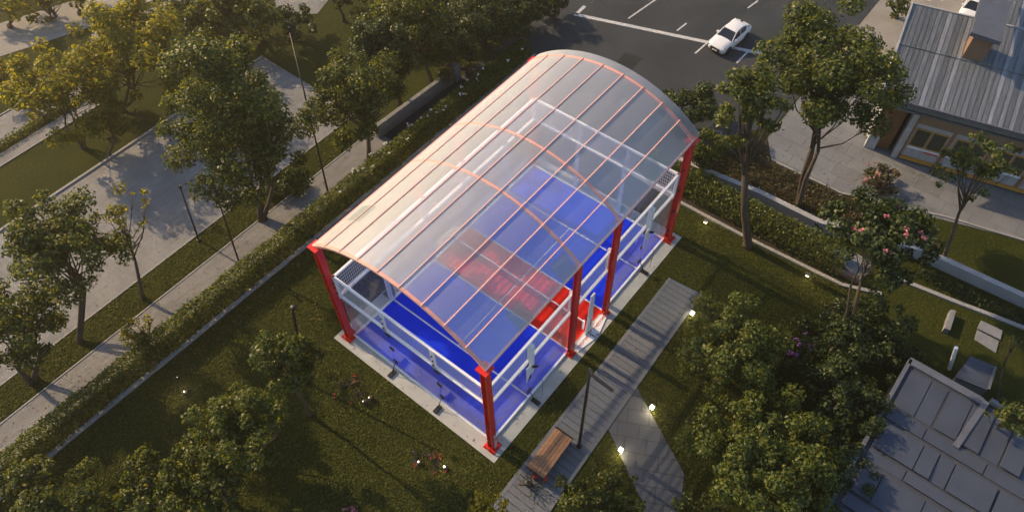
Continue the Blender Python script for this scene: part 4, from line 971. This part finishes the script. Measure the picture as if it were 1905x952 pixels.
# lower left
T('lawn_tree','small round tree on lawn with thin dark trunk beside lamp post','tree',(577,772),(522,672),(70,70),mt=LG,L=.24,K=36,rr=.25,dens=14,tr=.12)
T('round_shrub','large bush in the left lawn below the round lawn tree','shrub',None,(452,800),(98,92),mt=LH,zc=4.0,L=.24,K=54,rr=.21,dens=13,group='bushes at the lower left')
T('round_shrub','bush cut by bottom edge, centre of the left bushes','shrub',None,(390,890),(92,84),mt=LG,zc=3.4,L=.24,K=44,rr=.22,dens=13,group='bushes at the lower left')
T('round_shrub','bush at the bottom edge right of the corner bush','shrub',None,(282,908),(88,76),mt=LG,zc=3.0,L=.24,K=44,rr=.22,dens=13,group='bushes at the lower left')
T('round_shrub','bush in the bottom left corner by the hedge','shrub',None,(85,928),(105,64),mt=LG,zc=3.0,L=.24,K=44,rr=.22,dens=13,group='bushes at the lower left')
T('round_shrub','small bush at bottom edge where the walkway leaves','shrub',None,(905,942),(44,30),mt=LY,zc=1.6,L=.23,K=18,rr=.28,dens=12)
T('flowering_shrub','tiny pink flowering shrub at bottom edge of lawn','shrub',None,(655,948),(14,9),mt=LG,zc=.7,L=.2,K=8,rr=.35,dens=10,flowers=('pink',10,.12))
T('round_shrub','pale leafy shrub growing out of the long hedge over footpath','shrub',None,(262,625),(38,34),mt=LY,zc=1.6,L=.24,K=12,rr=.3,dens=8)

# ------------------------------------------------------------------ grass
# dry leaves lying on the paving, walkway and slab
DL = leafmat('dry_leaf', [(.10, .06, .02), (.16, .10, .03), (.07, .07, .02), (.20, .14, .05)], .1)
P_ = []
for (x0, x1, y0, y1, n_, z_) in ((-20, 14, 23.2, 25.3, 420, .03), (-18, 14, 28.2, 33, 420, .03), (-3, 17, -4.9, -2.5, 160, .065), (-.9, 20.9, -.95, -.3, 22, .045), (-.9, -.3, -.9, 13, 14, .045), (32.5, 38, -16, -3, 260, .04), (24, 45, 6, 20, 240, .03)):
    P_.append(np.stack([RNG.uniform(x0, x1, n_), RNG.uniform(y0, y1, n_), np.full(n_, z_)], 1))
P_ = np.concatenate(P_); o = quads_mesh('fallen_leaves', leaves(P_, np.tile([0, 0, 4.], (len(P_), 1)), .15, .09, .6), DL); tag(o, kind='stuff')
pad = [(-1.1,-1.1),(21.1,-1.1),(21.1,13.25),(-1.1,13.25)]
deckp = [(-9,-2.75),(17.45,-2.15),(17.65,-4.8),(-9,-5.95)]
stp = [G2(1180,712),G2(1273,881),G2(1268,921),(1.9,-11.9),(1.2,-10.4),G2(1194,933),G2(1127,789),(5.6,-4.85)]
tufts('grass', '', [(-24,-13),(24.8,-14),(23.7,3),(21.2,3),(21.2,20.4),(-24,20.7)], [pad, deckp, stp], 270, .115, .06, GR)
tufts('grass', '', [(-24,25.6),(13,25.5),(13,27.9),(-24,27.9)], [], 200, .13, .07, GR)

# ------------------------------------------------------------------ haze
b = MB().box(-230,290,-230,290,-1.5,46.5); hz = b.build('haze', 'soil'); hz.data.materials.clear()
m = bpy.data.materials.new('haze'); m.use_nodes = True; nt = m.node_tree; nt.nodes.remove(nt.nodes['Principled BSDF'])
pv = nt.nodes.new('ShaderNodeVolumePrincipled'); pv.inputs['Color'].default_value = (1,.84,.58,1); pv.inputs['Density'].default_value = .0030; pv.inputs['Anisotropy'].default_value = .88
nt.links.new(pv.outputs[0], nt.nodes['Material Output'].inputs['Volume']); hz.data.materials.append(m); tag(hz, kind='stuff')
